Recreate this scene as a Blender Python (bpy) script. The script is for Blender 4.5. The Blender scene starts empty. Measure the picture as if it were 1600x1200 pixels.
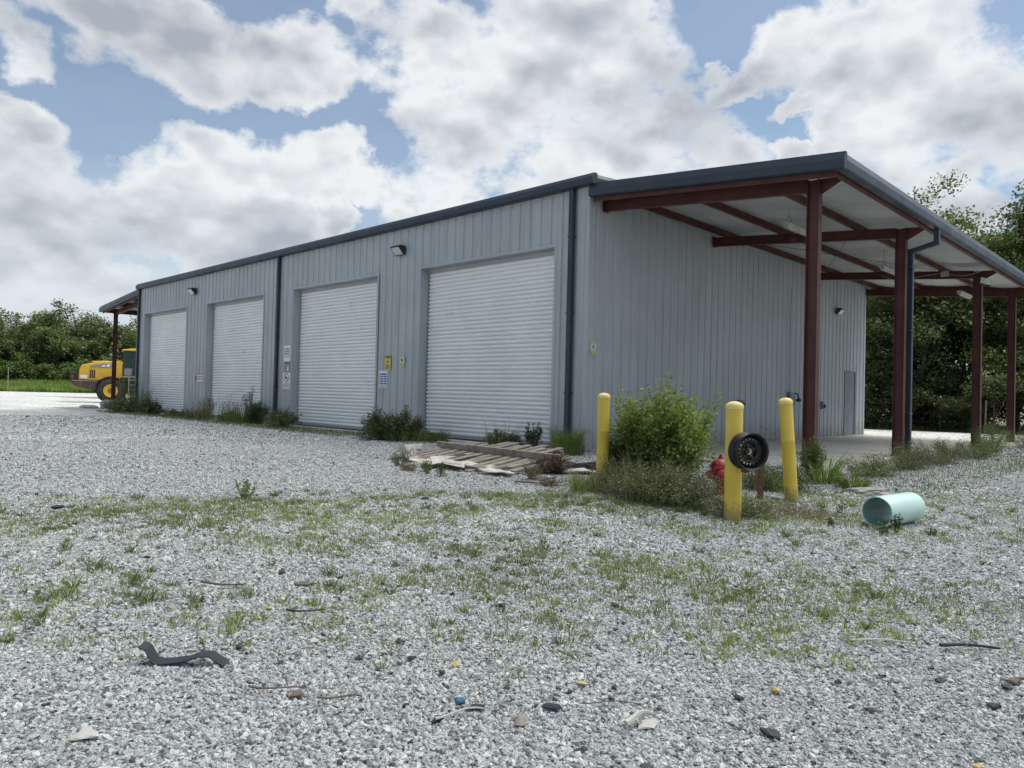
import bpy, bmesh, math, random
import numpy as np
from mathutils import Vector, Matrix, Euler
D = bpy.data
SC = bpy.context.scene
COL = SC.collection
PI = math.pi
# ------------------------------------------------------------------ camera
YAW, PITCH, ROLL = .776, .0162, .0254
CAM = np.array([9.188, -11.446, 1.0735])
fw = np.array([-math.sin(YAW) * math.cos(PITCH), math.cos(YAW) * math.cos(PITCH), math.sin(PITCH)])
rt = np.cross(fw, [0, 0, 1]); rt /= np.linalg.norm(rt); up = np.cross(rt, fw)
rt2 = rt * math.cos(ROLL) + up * math.sin(ROLL); up2 = -rt * math.sin(ROLL) + up * math.cos(ROLL)
cd = D.cameras.new('camera'); cam = D.objects.new('camera', cd); COL.objects.link(cam)
cd.sensor_width = 36; cd.lens = 1152.7 / 1600 * 36; cd.clip_start = .05; cd.clip_end = 3000
M = Matrix.Identity(4)
for i in range(3):
    M[i][0] = rt2[i]; M[i][1] = up2[i]; M[i][2] = -fw[i]; M[i][3] = CAM[i]
cam.matrix_world = M
SC.camera = cam
# ------------------------------------------------------------------ light
SC.view_settings.view_transform = 'Standard'; SC.view_settings.look = 'None'
SC.view_settings.exposure = 0.46; SC.view_settings.gamma = 1
SUN_EL, SUN_AZ = math.radians(66), math.radians(60)      # azimuth from +X towards +Y
SDIR = Vector((math.cos(SUN_EL) * math.cos(SUN_AZ), math.cos(SUN_EL) * math.sin(SUN_AZ), math.sin(SUN_EL)))
ld = D.lights.new('sun', 'SUN'); ld.energy = 2.4; ld.angle = math.radians(.53); ld.color = (1, .96, .9)
sun = D.objects.new('sun', ld); COL.objects.link(sun)
sun.rotation_euler = SDIR.to_track_quat('Z', 'Y').to_euler()
sun.location = (0, 0, 60)

def N(nt, t, **kw):
    n = nt.nodes.new(t)
    for k, v in kw.items():
        if k.startswith('i_'):
            n.inputs[k[2:]].default_value = v
        else:
            setattr(n, k, v)
    return n
def mth(nt, op, a, b=None, c=None, clamp=False):
    n = nt.nodes.new('ShaderNodeMath'); n.operation = op; n.use_clamp = clamp
    for i, v in enumerate((a, b, c)):
        if v is None: continue
        if isinstance(v, (int, float)): n.inputs[i].default_value = v
        else: nt.links.new(v, n.inputs[i])
    return n.outputs[0]
def mixc(nt, fac, a, b, mode='MIX'):
    n = nt.nodes.new('ShaderNodeMix'); n.data_type = 'RGBA'; n.blend_type = mode
    for s, v in ((0, fac), (6, a), (7, b)):
        if isinstance(v, (int, float)): n.inputs[s].default_value = v
        elif isinstance(v, (tuple, list)): n.inputs[s].default_value = (*v[:3], 1)
        else: nt.links.new(v, n.inputs[s])
    return n.outputs[2]
def sstep(nt, x, lo, hi, a=0., b=1.):
    n = nt.nodes.new('ShaderNodeMapRange'); n.interpolation_type = 'SMOOTHSTEP'
    nt.links.new(x, n.inputs[0])
    for i, v in enumerate((lo, hi, a, b)): n.inputs[i + 1].default_value = v
    return n.outputs[0]

world = D.worlds.new('World'); SC.world = world; world.use_nodes = True
nt = world.node_tree; nt.nodes.clear()
CL_HI, CL_LO, GLOW = (.65, .665, .675), (.30, .33, .375), 5.2
# clouds of the day: azimuth, elevation, half width, half height (degrees)
CLOUDS = [(168.9, 20.9, 2.5, 2.7), (160.7, 23.7, 7.2, 4.1), (153.0, 23.1, 5.0, 3.0), (164.3, 24.0, 4.3, 2.2), (167.5, 12.3, 5.9, 4.8), (160.3, 12.1, 7.5, 5.6), (157.1, 16.0, 5.4, 3.0), (150.4, 15.9, 4.9, 2.7), (146.2, 15.8, 3.7, 2.0), (164.1, 7.0, 9.7, 3.8), (153.0, 9.8, 6.6, 4.1), (167.6, 15.7, 3.1, 1.6), (142.1, 25.7, 6.2, 4.5), (131.1, 26.1, 7.6, 5.3), (137.0, 20.0, 7.0, 5.3), (130.0, 19.2, 8.8, 5.8), (122.6, 19.1, 5.9, 4.0), (117.9, 17.9, 3.5, 2.2), (147.0, 26.8, 2.6, 2.3), (139.8, 15.3, 4.8, 3.2), (126.9, 14.2, 14.0, 4.2), (118.5, 23.5, 2.6, 1.2), (113.6, 25.0, 3.6, 2.3), (107.3, 24.1, 7.0, 4.5), (104.2, 19.3, 6.8, 4.6), (109.7, 19.3, 2.4, 2.9), (101.2, 16.2, 5.4, 2.7), (104.1, 14.2, 2.5, 1.3), (113.5, 21.0, 1.8, 0.8), (113.9, 18.2, 1.7, 0.8), (101.9, 12.3, 5.6, 2.0), (147.3, 12.8, 2.1, 0.9),
          (162, 3.5, 12, 3), (172, 9, 5, 3), (146, 4, 10, 2.5), (104, 6, 12, 3), (182, 16, 7, 6), (85, 20, 8, 6), (70, 30, 14, 8), (200, 28, 14, 8), (120, 48, 30, 12), (30, 30, 20, 10), (250, 30, 25, 12), (320, 25, 25, 10), (0, 60, 40, 18)]
geo = N(nt, 'ShaderNodeTexCoord')
dirv = geo.outputs['Generated']
def vdot(v, c):
    n = nt.nodes.new('ShaderNodeVectorMath'); n.operation = 'DOT_PRODUCT'
    nt.links.new(v, n.inputs[0]); n.inputs[1].default_value = c
    return n.outputs['Value']
# warp the direction a little so that outlines billow
nz1 = N(nt, 'ShaderNodeTexNoise', i_Scale=7.0, i_Detail=7.0, i_Roughness=.6); nt.links.new(dirv, nz1.inputs['Vector'])
sub = N(nt, 'ShaderNodeVectorMath', operation='SUBTRACT'); nt.links.new(nz1.outputs['Color'], sub.inputs[0]); sub.inputs[1].default_value = (.5, .5, .5)
scl = N(nt, 'ShaderNodeVectorMath', operation='SCALE'); nt.links.new(sub.outputs[0], scl.inputs[0]); scl.inputs['Scale'].default_value = .16
add = N(nt, 'ShaderNodeVectorMath', operation='ADD'); nt.links.new(dirv, add.inputs[0]); nt.links.new(scl.outputs[0], add.inputs[1])
wv = add.outputs[0]
cur = None
for az, el, ra, re in CLOUDS:
    a, e = math.radians(az), math.radians(el)
    c = (math.cos(e) * math.cos(a), math.cos(e) * math.sin(a), math.sin(e))
    t1 = (-math.sin(a), math.cos(a), 0); t2 = (-math.sin(e) * math.cos(a), -math.sin(e) * math.sin(a), math.cos(e))
    s1 = 1 / math.sin(math.radians(ra)); s2 = 1 / math.sin(math.radians(re))
    x = vdot(wv, tuple(k * s1 for k in t1)); y = vdot(wv, tuple(k * s2 for k in t2)); z = vdot(wv, c)
    r2 = mth(nt, 'MULTIPLY_ADD', x, x, mth(nt, 'MULTIPLY', y, y))
    b = mth(nt, 'MULTIPLY_ADD', r2, -1.0, 1.0)                  # 1 - r^2
    b = mth(nt, 'MAXIMUM', b, -1.6)
    b = mth(nt, 'ADD', b, mth(nt, 'MULTIPLY', mth(nt, 'LESS_THAN', z, .3), -4.0))
    if cur is None: cur = b
    else:
        n = nt.nodes.new('ShaderNodeMath'); n.operation = 'SMOOTH_MAX'; nt.links.new(cur, n.inputs[0]); nt.links.new(b, n.inputs[1]); n.inputs[2].default_value = .25
        cur = n.outputs[0]
cur = mth(nt, 'MINIMUM', mth(nt, 'MAXIMUM', cur, -1.2), 1.0)
def noise_at(off, scale, detail, rough, stretch=1.5):
    mp = N(nt, 'ShaderNodeMapping'); nt.links.new(dirv, mp.inputs[0]); mp.inputs['Location'].default_value = off
    mp.inputs['Scale'].default_value = (1, 1, stretch)
    n = N(nt, 'ShaderNodeTexNoise', i_Scale=scale, i_Detail=detail, i_Roughness=rough); nt.links.new(mp.outputs[0], n.inputs['Vector'])
    return n.outputs['Fac']
nA = noise_at((.3, .1, .2), 6.0, 12.0, .60)
nB = noise_at((.3, .1, .2 - .035), 6.0, 3.0, .5)
nC = noise_at((2.3, 1.1, .7), 3.4, 5.0, .5, 2.2)
nA2 = noise_at((.3, .1, .2), 6.0, 3.0, .5)
dens = mth(nt, 'ADD', mth(nt, 'MULTIPLY', cur, .62), mth(nt, 'MULTIPLY', mth(nt, 'SUBTRACT', nA, .5), 3.0))
mask = sstep(nt, dens, -.16, .40)
thick = sstep(nt, dens, .05, 1.0)
relief = mth(nt, 'MULTIPLY', mth(nt, 'SUBTRACT', nB, nA2), 2.6)
sh = mth(nt, 'ADD', mth(nt, 'MULTIPLY', thick, .52), mth(nt, 'MULTIPLY', mth(nt, 'SUBTRACT', nC, .5), 2.2))
sh = mth(nt, 'ADD', mth(nt, 'SUBTRACT', sh, relief), .08, clamp=True)
# clouds are brightest round the sun, which stands high behind them
glow0 = vdot(dirv, tuple(SDIR))
glow = sstep(nt, glow0, math.cos(math.radians(42)), math.cos(math.radians(8)), 0., 1.)
ccol0 = mixc(nt, sh, CL_HI, CL_LO)
sepq = N(nt, 'ShaderNodeSeparateXYZ'); nt.links.new(dirv, sepq.inputs[0])
ccol0 = mixc(nt, sstep(nt, sepq.outputs[2], 0.0, .24, .75, 0.0), ccol0, (.45, .50, .55))
ccol = mixc(nt, glow, ccol0, (GLOW, GLOW * .975, GLOW * .90))
sky = N(nt, 'ShaderNodeTexSky', sky_type='NISHITA', sun_disc=False, sun_elevation=SUN_EL, sun_rotation=PI / 2 - SUN_AZ)
sky.air_density = 1.0; sky.dust_density = .6; sky.ozone_density = 1.0
bg1 = N(nt, 'ShaderNodeBackground'); skc = mixc(nt, 1.0, sky.outputs[0], (.93, 1.0, 1.0), 'MULTIPLY'); nt.links.new(skc, bg1.inputs[0]); bg1.inputs[1].default_value = .088
bg2 = N(nt, 'ShaderNodeBackground'); nt.links.new(ccol, bg2.inputs[0]); bg2.inputs[1].default_value = 1.0
# thin veil near the horizon
sepz = N(nt, 'ShaderNodeSeparateXYZ'); nt.links.new(dirv, sepz.inputs[0])
veil = sstep(nt, sepz.outputs[2], 0.0, .30, .85, 0.16)
mask2 = mth(nt, 'MAXIMUM', mth(nt, 'MULTIPLY', mask, .96), veil)
below = sstep(nt, sepz.outputs[2], -.02, 0.0)
mask2 = mth(nt, 'MULTIPLY', mask2, below)
mask2 = mth(nt, 'MAXIMUM', mask2, glow)
ms = N(nt, 'ShaderNodeMixShader'); nt.links.new(mask2, ms.inputs[0]); nt.links.new(bg1.outputs[0], ms.inputs[1]); nt.links.new(bg2.outputs[0], ms.inputs[2])
wo = N(nt, 'ShaderNodeOutputWorld'); nt.links.new(ms.outputs[0], wo.inputs[0])
world.cycles.sampling_method = 'MANUAL'; world.cycles.sample_map_resolution = 512

# ------------------------------------------------------------------ materials
MATS = {}
def newmat(name):
    m = D.materials.new(name); m.use_nodes = True; nt = m.node_tree; nt.nodes.clear()
    o = N(nt, 'ShaderNodeOutputMaterial'); p = N(nt, 'ShaderNodeBsdfPrincipled'); nt.links.new(p.outputs[0], o.inputs[0])
    MATS[name] = m
    return m, nt, p, o
def mat(name, col, rough=.6, metal=0., var=.12, vscale=3., bump=0., bscale=60., col2=None, dirt=None, dirt_amt=.0, spec=.5, dscale=2.0, splash=None):
    m, nt, p, o = newmat(name)
    tc = N(nt, 'ShaderNodeTexCoord')
    n1 = N(nt, 'ShaderNodeTexNoise', i_Scale=vscale, i_Detail=5., i_Roughness=.6); nt.links.new(tc.outputs['Object'], n1.inputs['Vector'])
    c2 = col2 if col2 else tuple(c * (1 - var * 2) for c in col)
    f = sstep(nt, n1.outputs['Fac'], .3, .7)
    c = mixc(nt, f, tuple(min(1, k * (1 + (0 if col2 else var * .5))) for k in col), c2)
    if dirt:
        n2 = N(nt, 'ShaderNodeTexNoise', i_Scale=dscale, i_Detail=8., i_Roughness=.7); nt.links.new(tc.outputs['Object'], n2.inputs['Vector'])
        g = sstep(nt, n2.outputs['Fac'], .62 - dirt_amt * .25, .72)
        c = mixc(nt, mth(nt, 'MULTIPLY', g, .85), c, dirt)
    nt.links.new(c, p.inputs['Base Color'])
    rr = sstep(nt, n1.outputs['Fac'], .2, .8, rough * .85, min(1, rough * 1.15)); nt.links.new(rr, p.inputs['Roughness'])
    p.inputs['Metallic'].default_value = metal
    p.inputs['Specular IOR Level'].default_value = spec
    if splash:
        sz = N(nt, 'ShaderNodeSeparateXYZ'); nt.links.new(tc.outputs['Object'], sz.inputs[0])
        n7 = N(nt, 'ShaderNodeTexNoise', i_Scale=22., i_Detail=6., i_Roughness=.7); nt.links.new(tc.outputs['Object'], n7.inputs['Vector'])
        g7 = sstep(nt, mth(nt, 'ADD', n7.outputs['Fac'], sstep(nt, sz.outputs[2], 0., .42, .32, -.3)), .5, .72)
        nt.links.new(mixc(nt, mth(nt, 'MULTIPLY', g7, .75), c, splash), p.inputs['Base Color'])
    if bump:
        n3 = N(nt, 'ShaderNodeTexNoise', i_Scale=bscale, i_Detail=4.); nt.links.new(tc.outputs['Object'], n3.inputs['Vector'])
        b = N(nt, 'ShaderNodeBump', i_Strength=bump, i_Distance=.01); nt.links.new(n3.outputs['Fac'], b.inputs['Height']); nt.links.new(b.outputs[0], p.inputs['Normal'])
    return m
def leafmat(name, ca, cb, cc=None, trans=.35, rough=.5):
    m, nt, p, o = newmat(name)
    g = N(nt, 'ShaderNodeNewGeometry')
    r = g.outputs['Random Per Island']
    cr = N(nt, 'ShaderNodeValToRGB'); nt.links.new(r, cr.inputs[0])
    cr.color_ramp.elements[0].color = (*ca, 1); cr.color_ramp.elements[1].color = (*(cc or cb), 1)
    e = cr.color_ramp.elements.new(.6); e.color = (*cb, 1)
    tc = N(nt, 'ShaderNodeTexCoord'); n1 = N(nt, 'ShaderNodeTexNoise', i_Scale=.8, i_Detail=3.); nt.links.new(tc.outputs['Object'], n1.inputs['Vector'])
    v = sstep(nt, n1.outputs['Fac'], .3, .7, .72, 1.25)
    cm = N(nt, 'ShaderNodeVectorMath', operation='SCALE'); nt.links.new(cr.outputs[0], cm.inputs[0]); nt.links.new(v, cm.inputs['Scale'])
    nt.links.new(cm.outputs[0], p.inputs['Base Color']); p.inputs['Roughness'].default_value = rough; p.inputs['Specular IOR Level'].default_value = .35
    t = N(nt, 'ShaderNodeBsdfTranslucent'); tcx = N(nt, 'ShaderNodeVectorMath', operation='MULTIPLY'); nt.links.new(cm.outputs[0], tcx.inputs[0]); tcx.inputs[1].default_value = (1.3, 1.5, .6)
    nt.links.new(tcx.outputs[0], t.inputs[0])
    mx = N(nt, 'ShaderNodeMixShader'); mx.inputs[0].default_value = trans
    nt.links.new(p.outputs[0], mx.inputs[1]); nt.links.new(t.outputs[0], mx.inputs[2]); nt.links.new(mx.outputs[0], o.inputs[0])
    return m

def wallmat(name, col, rough=.38):
    m, nt, p, o = newmat(name)
    tc = N(nt, 'ShaderNodeTexCoord')
    n1 = N(nt, 'ShaderNodeTexNoise', i_Scale=.6, i_Detail=6., i_Roughness=.6); nt.links.new(tc.outputs['Object'], n1.inputs['Vector'])
    mp = N(nt, 'ShaderNodeMapping'); nt.links.new(tc.outputs['Object'], mp.inputs[0]); mp.inputs['Scale'].default_value = (7, 7, .35)
    n2 = N(nt, 'ShaderNodeTexNoise', i_Scale=1., i_Detail=6., i_Roughness=.65); nt.links.new(mp.outputs[0], n2.inputs['Vector'])
    c = mixc(nt, sstep(nt, n1.outputs['Fac'], .3, .7), tuple(k * 1.04 for k in col), tuple(k * .92 for k in col))
    c = mixc(nt, sstep(nt, n2.outputs['Fac'], .42, .8, 0, .6), c, tuple(k * .70 for k in col))
    # splash dirt near the ground
    sp = N(nt, 'ShaderNodeSeparateXYZ'); nt.links.new(tc.outputs['Object'], sp.inputs[0])
    n3 = N(nt, 'ShaderNodeTexNoise', i_Scale=5., i_Detail=8., i_Roughness=.7); nt.links.new(tc.outputs['Object'], n3.inputs['Vector'])
    low = sstep(nt, sp.outputs[2], 0.0, .95, .55, -.25)
    g = sstep(nt, mth(nt, 'ADD', n3.outputs['Fac'], low), .58, .95)
    c = mixc(nt, mth(nt, 'MULTIPLY', g, .6), c, (.26, .25, .22))
    nt.links.new(c, p.inputs['Base Color'])
    nt.links.new(sstep(nt, n1.outputs['Fac'], .2, .8, rough, rough + .15), p.inputs['Roughness'])
    b = N(nt, 'ShaderNodeBump', i_Strength=.5, i_Distance=.03); n4 = N(nt, 'ShaderNodeTexNoise', i_Scale=1.8, i_Detail=3.); nt.links.new(tc.outputs['Object'], n4.inputs['Vector'])
    nt.links.new(n4.outputs['Fac'], b.inputs['Height']); nt.links.new(b.outputs[0], p.inputs['Normal'])
    return m
STEEL = wallmat('grey_wall_steel', (.385, .418, .440))
TRIMG = wallmat('grey_trim_steel', (.38, .412, .432), .45)
DOORW = mat('white_roll_steel', (.80, .82, .82), .45, var=.03, vscale=.8, dirt=(.52, .52, .49), dirt_amt=.0, dscale=1.2)
NAVY = mat('navy_trim_steel', (.034, .048, .066), .42, spec=.3, var=.1, vscale=1.5)
ROOFM = mat('roof_steel', (.42, .44, .46), .4, .3)
RED = mat('red_oxide_steel', (.088, .028, .025), .55, spec=.35, var=.14, vscale=2., dirt=(.15, .07, .05), dirt_amt=.15)
INSUL = mat('white_insulation', (.44, .455, .45), .7, var=.10, vscale=.7, bump=1., bscale=3., dirt=(.30, .30, .28), dirt_amt=.1, dscale=.9)
CONC = mat('pale_concrete', (.44, .43, .40), .85, var=.1, vscale=1.2, bump=.3, bscale=90., dirt=(.25, .24, .21), dirt_amt=.35)
YEL = mat('bollard_yellow', (.64, .47, .065), .42, var=.06, dirt=(.22, .16, .07), dirt_amt=.10, dscale=14., splash=(.27, .21, .10))
YCAP = mat('faded_yellow', (.74, .60, .20), .6, var=.1, vscale=20., dirt=(.6, .55, .4), dirt_amt=.4, dscale=18.)
BLACK = mat('black_plastic', (.028, .030, .034), .7, var=.2, vscale=8.)
BLACKM = mat('black_wheel_steel', (.022, .022, .024), .38, .3, var=.3, vscale=9., dirt=(.10, .05, .03), dirt_amt=.15, dscale=12.)
HYD = mat('hydrant_red', (.32, .022, .030), .45, var=.12, vscale=9., dirt=(.22, .08, .07), dirt_amt=.2, dscale=9.)
RUST = mat('rusty_steel', (.16, .075, .045), .8, var=.25, vscale=18., bump=.4)
GREYM = mat('grey_box_metal', (.20, .22, .24), .5, var=.1)
GALV = mat('galvanised', (.42, .43, .44), .4, .5, var=.1)
DOORG = mat('blue_grey_door_paint', (.15, .175, .21), .45, var=.05)
PIPEM = mat('pale_green_pvc', (.50, .69, .64), .34, var=.05, vscale=3., dirt=(.35, .42, .36), dirt_amt=.08, dscale=7.)
PIPESHADE = mat('green_pvc_shaded', (.20, .38, .34), .45, var=.1)  # same plastic as the pipe; shade inside it put into a darker green
WOODG = mat('weathered_wood', (.27, .235, .20), .85, var=.18, vscale=6., bump=.6, bscale=40., dirt=(.14, .12, .10), dirt_amt=.25, dscale=8.)
SHEETW = mat('soiled_white_sheet', (.52, .49, .45), .8, var=.1, vscale=4., bump=.3, dirt=(.26, .22, .18), dirt_amt=.3, dscale=6.)
LENS = mat('lamp_lens', (.62, .66, .62), .2, var=.05)
DULLW = mat('dull_white_fixture', (.40, .40, .37), .6, var=.1)  # white toned down to one even, duller colour
WHITE = mat('white_paint', (.76, .76, .75), .5, var=.05)
SIGNW = mat('sign_white', (.72, .73, .75), .45, var=.04, vscale=10.)
SIGNY = mat('sign_yellow', (.62, .50, .05), .45, var=.05)
SIGNP = mat('sign_pale_yellow', (.50, .49, .26), .5, var=.05)
SIGNK = mat('sign_black', (.03, .03, .03), .5, var=.05)
SIGNR = mat('sign_red', (.32, .05, .06), .5, var=.05)
SIGNB = mat('sign_blue', (.05, .11, .30), .5, var=.05)
SIGNG = mat('sign_green', (.13, .26, .15), .5, var=.05)
MYEL = mat('machine_yellow', (.58, .36, .035), .4, var=.05)
MGREY = mat('machine_grey', (.22, .22, .23), .5, var=.1)
MDARK = mat('machine_dark', (.035, .03, .03), .6, var=.2)
MMAR = mat('machine_maroon', (.07, .035, .03), .6, var=.2)
TYRE = mat('tyre_rubber', (.028, .027, .027), .85, var=.25, vscale=6., bump=.4)
GLASSD = mat('cab_glass', (.02, .05, .045), .08, var=.1, spec=.8)
BARK = mat('bark', (.13, .105, .085), .9, var=.2, vscale=5., bump=.8, bscale=20.)
STEMM = mat('plant_stem', (.10, .09, .045), .8, var=.2)
TWIG = mat('dry_twig', (.16, .12, .085), .85, var=.2)
STONE = mat('rough_stone', (.38, .37, .35), .9, var=.15, vscale=5., bump=.8, bscale=25.)
BLUEP = mat('blue_plastic', (.05, .15, .28), .7, var=.1)
SLATE = mat('slate_plastic', (.040, .046, .055), .8, spec=.2, var=.1)
PALEP = mat('pale_scrap', (.46, .45, .42), .6, var=.1, vscale=8.)
YELP = mat('yellow_scrap', (.48, .36, .14), .6, var=.1)
BRNP = mat('brown_scrap', (.14, .11, .09), .8, var=.2)
L_TREE = leafmat('oak_leaves', (.044, .060, .026), (.078, .098, .043), (.125, .142, .070), trans=.38)
L_TREE2 = leafmat('dark_tree_leaves', (.044, .064, .026), (.078, .104, .042), (.125, .15, .068), trans=.38)
L_BRUSH = leafmat('brush_leaves', (.040, .075, .018), (.075, .115, .030), (.12, .16, .055), trans=.35)
L_PALE = leafmat('pale_bush_leaves', (.07, .095, .040), (.12, .15, .065), (.19, .21, .11), trans=.3)
L_GREEN = leafmat('bright_bush_leaves', (.095, .14, .038), (.165, .215, .062), (.27, .31, .12), trans=.42)
L_DARK = leafmat('dark_shrub_leaves', (.034, .056, .020), (.062, .088, .030), (.10, .09, .05), trans=.2)
L_OLIVE = leafmat('olive_weed_leaves', (.062, .082, .032), (.105, .122, .052), (.18, .17, .095), trans=.2)
L_WEED = leafmat('weed_leaves', (.060, .095, .028), (.105, .145, .045), (.17, .19, .08), trans=.3)
L_DRY = leafmat('dry_weed', (.14, .10, .065), (.20, .155, .10), (.28, .24, .17), trans=.15)
L_RED = leafmat('reddish_dead_leaves', (.045, .022, .018), (.075, .04, .03), (.10, .07, .04), trans=.1)
L_FLOW = leafmat('pale_flowers', (.42, .42, .28), (.55, .54, .42), (.60, .50, .20), trans=.2)
L_GRASS = leafmat('short_grass', (.115, .15, .042), (.185, .22, .072), (.31, .30, .16), trans=.35)
L_TALL = leafmat('tall_grass_blades', (.10, .17, .035), (.16, .24, .06), (.24, .27, .10), trans=.35)

# ------------------------------------------------------------------ helpers
def tag(o, label=None, cat=None, group=None, kind=None):
    if label: o['label'] = label
    if cat: o['category'] = cat
    if group: o['group'] = group
    if kind: o['kind'] = kind
    return o
def empty(name, loc=(0, 0, 0), rz=0., label=None, cat=None, group=None, parent=None):
    o = D.objects.new(name, None); COL.objects.link(o); o.location = loc; o.rotation_euler = (0, 0, rz); o.empty_display_size = .2
    if parent: o.parent = parent
    return tag(o, label, cat, group)
class MB:
    def __init__(s): s.v = []; s.f = []; s.m = []; s.mi = 0
    def add(s, vs, fs):
        o = len(s.v); s.v += [tuple(v) for v in vs]
        for f in fs: s.f.append([i + o for i in f]); s.m.append(s.mi)
    def box(s, x0, x1, y0, y1, z0, z1, mt=None):
        vs = [(x, y, z) for z in (z0, z1) for y in (y0, y1) for x in (x0, x1)]
        if mt is not None: vs = [mt @ Vector(v) for v in vs]
        s.add(vs, [(0, 2, 3, 1), (4, 5, 7, 6), (0, 1, 5, 4), (1, 3, 7, 5), (3, 2, 6, 7), (2, 0, 4, 6)])
    def prism(s, poly, a0, a1, axis=0, off=(0, 0, 0)):
        # poly: 2D points; extruded along axis a0..a1
        n = len(poly)
        def mk(p, a):
            q = {0: (a, p[0], p[1]), 1: (p[0], a, p[1]), 2: (p[0], p[1], a)}[axis]
            return tuple(q[i] + off[i] for i in range(3))
        vs = [mk(p, a0) for p in poly] + [mk(p, a1) for p in poly]
        fs = [list(range(n))[::-1], list(range(n, 2 * n))] + [[i, (i + 1) % n, n + (i + 1) % n, n + i] for i in range(n)]
        s.add(vs, fs)
    def tube(s, pts, r, n=8, caps=True):
        pts = [Vector(p) for p in pts]; rs = r if isinstance(r, (list, tuple)) else [r] * len(pts)
        rings = []; ref = None
        for i, p in enumerate(pts):
            d = (pts[min(i + 1, len(pts) - 1)] - pts[max(i - 1, 0)]).normalized()
            if ref is None: ref = d.orthogonal().normalized()
            a = (ref - d * ref.dot(d)).normalized(); b = d.cross(a); ref = a
            rings.append([p + (a * math.cos(2 * PI * k / n) + b * math.sin(2 * PI * k / n)) * rs[i] for k in range(n)])
        vs = [v for g in rings for v in g]; fs = []
        for i in range(len(pts) - 1):
            for k in range(n):
                fs.append((i * n + k, i * n + (k + 1) % n, (i + 1) * n + (k + 1) % n, (i + 1) * n + k))
        if caps: fs += [list(range(n))[::-1], [(len(pts) - 1) * n + k for k in range(n)]]
        s.add(vs, fs)
    def lathe(s, prof, n=24, mt=None, close=False):
        # prof: (radius, z) pairs about Z
        vs = []; fs = []; L = len(prof)
        for r, z in prof:
            for k in range(n): vs.append(Vector((r * math.cos(2 * PI * k / n), r * math.sin(2 * PI * k / n), z)))
        for i in range(L - 1 + (1 if close else 0)):
            j = (i + 1) % L
            for k in range(n): fs.append((i * n + k, i * n + (k + 1) % n, j * n + (k + 1) % n, j * n + k))
        if not close:
            if prof[0][0] > 1e-4: fs.append([k for k in range(n)][::-1])
            if prof[-1][0] > 1e-4: fs.append([(L - 1) * n + k for k in range(n)])
        if mt is not None: vs = [mt @ v for v in vs]
        s.add(vs, fs)
    def ibeam(s, p0, p1, h, w, t=.012, side=(1, 0, 0)):
        # I-section from p0 to p1, depth h measured along the axis perpendicular to `side`
        p0, p1 = Vector(p0), Vector(p1); d = (p1 - p0); L = d.length; d.normalize()
        sd = Vector(side); sd = (sd - d * sd.dot(d)).normalized(); u = d.cross(sd)
        mt = Matrix((( d.x, sd.x, u.x, p0.x), (d.y, sd.y, u.y, p0.y), (d.z, sd.z, u.z, p0.z), (0, 0, 0, 1)))
        s.box(0, L, -w / 2, w / 2, -h / 2, -h / 2 + t, mt); s.box(0, L, -w / 2, w / 2, h / 2 - t, h / 2, mt)
        s.box(0, L, -t * .4, t * .4, -h / 2 + t, h / 2 - t, mt)
    def each(s, name, mats, parent=None, **kw):
        # every connected piece becomes an object of its own
        par = list(range(len(s.v)))
        def fd(i):
            while par[i] != i: par[i] = par[par[i]]; i = par[i]
            return i
        for f in s.f:
            for j in f[1:]: par[fd(j)] = fd(f[0])
        gr = {}
        for f in s.f: gr.setdefault(fd(f[0]), []).append(f)
        out = []
        for fs in gr.values():
            ids = sorted({i for f in fs for i in f}); mp = {i: k for k, i in enumerate(ids)}
            b = MB(); b.v = [s.v[i] for i in ids]; b.f = [[mp[i] for i in f] for f in fs]; out.append(b.build(name, mats, parent, **kw))
        return out
    def build(s, name, mats, parent=None, smooth=False, bevel=0., loc=None):
        me = D.meshes.new(name); me.from_pydata(s.v, [], s.f)
        bm = bmesh.new(); bm.from_mesh(me); bmesh.ops.recalc_face_normals(bm, faces=bm.faces); bm.to_mesh(me); bm.free()
        if not isinstance(mats, (list, tuple)): mats = [mats]
        for m in mats: me.materials.append(m)
        if len(mats) > 1: me.polygons.foreach_set('material_index', s.m)
        if smooth:
            me.polygons.foreach_set('use_smooth', [True] * len(me.polygons))
            try: me.set_sharp_from_angle(angle=math.radians(38))
            except Exception: pass
        o = D.objects.new(name, me); COL.objects.link(o)
        if parent: o.parent = parent
        if loc: o.location = loc
        if bevel:
            b = o.modifiers.new('bevel', 'BEVEL'); b.width = bevel; b.segments = 1; b.limit_method = 'ANGLE'
        return o
def npmesh(name, V, loops, sizes, mat_, parent=None):
    me = D.meshes.new(name)
    me.vertices.add(len(V)); me.vertices.foreach_set('co', np.asarray(V, np.float32).ravel())
    me.loops.add(len(loops)); me.loops.foreach_set('vertex_index', np.asarray(loops, np.int32))
    st = np.concatenate([[0], np.cumsum(sizes)[:-1]]).astype(np.int32)
    me.polygons.add(len(sizes)); me.polygons.foreach_set('loop_start', st)
    me.update(calc_edges=True); me.validate()
    me.materials.append(mat_)
    o = D.objects.new(name, me); COL.objects.link(o)
    if parent: o.parent = parent
    return o
def norm(a): return a / np.maximum(np.linalg.norm(a, axis=-1, keepdims=True), 1e-9)
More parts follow.
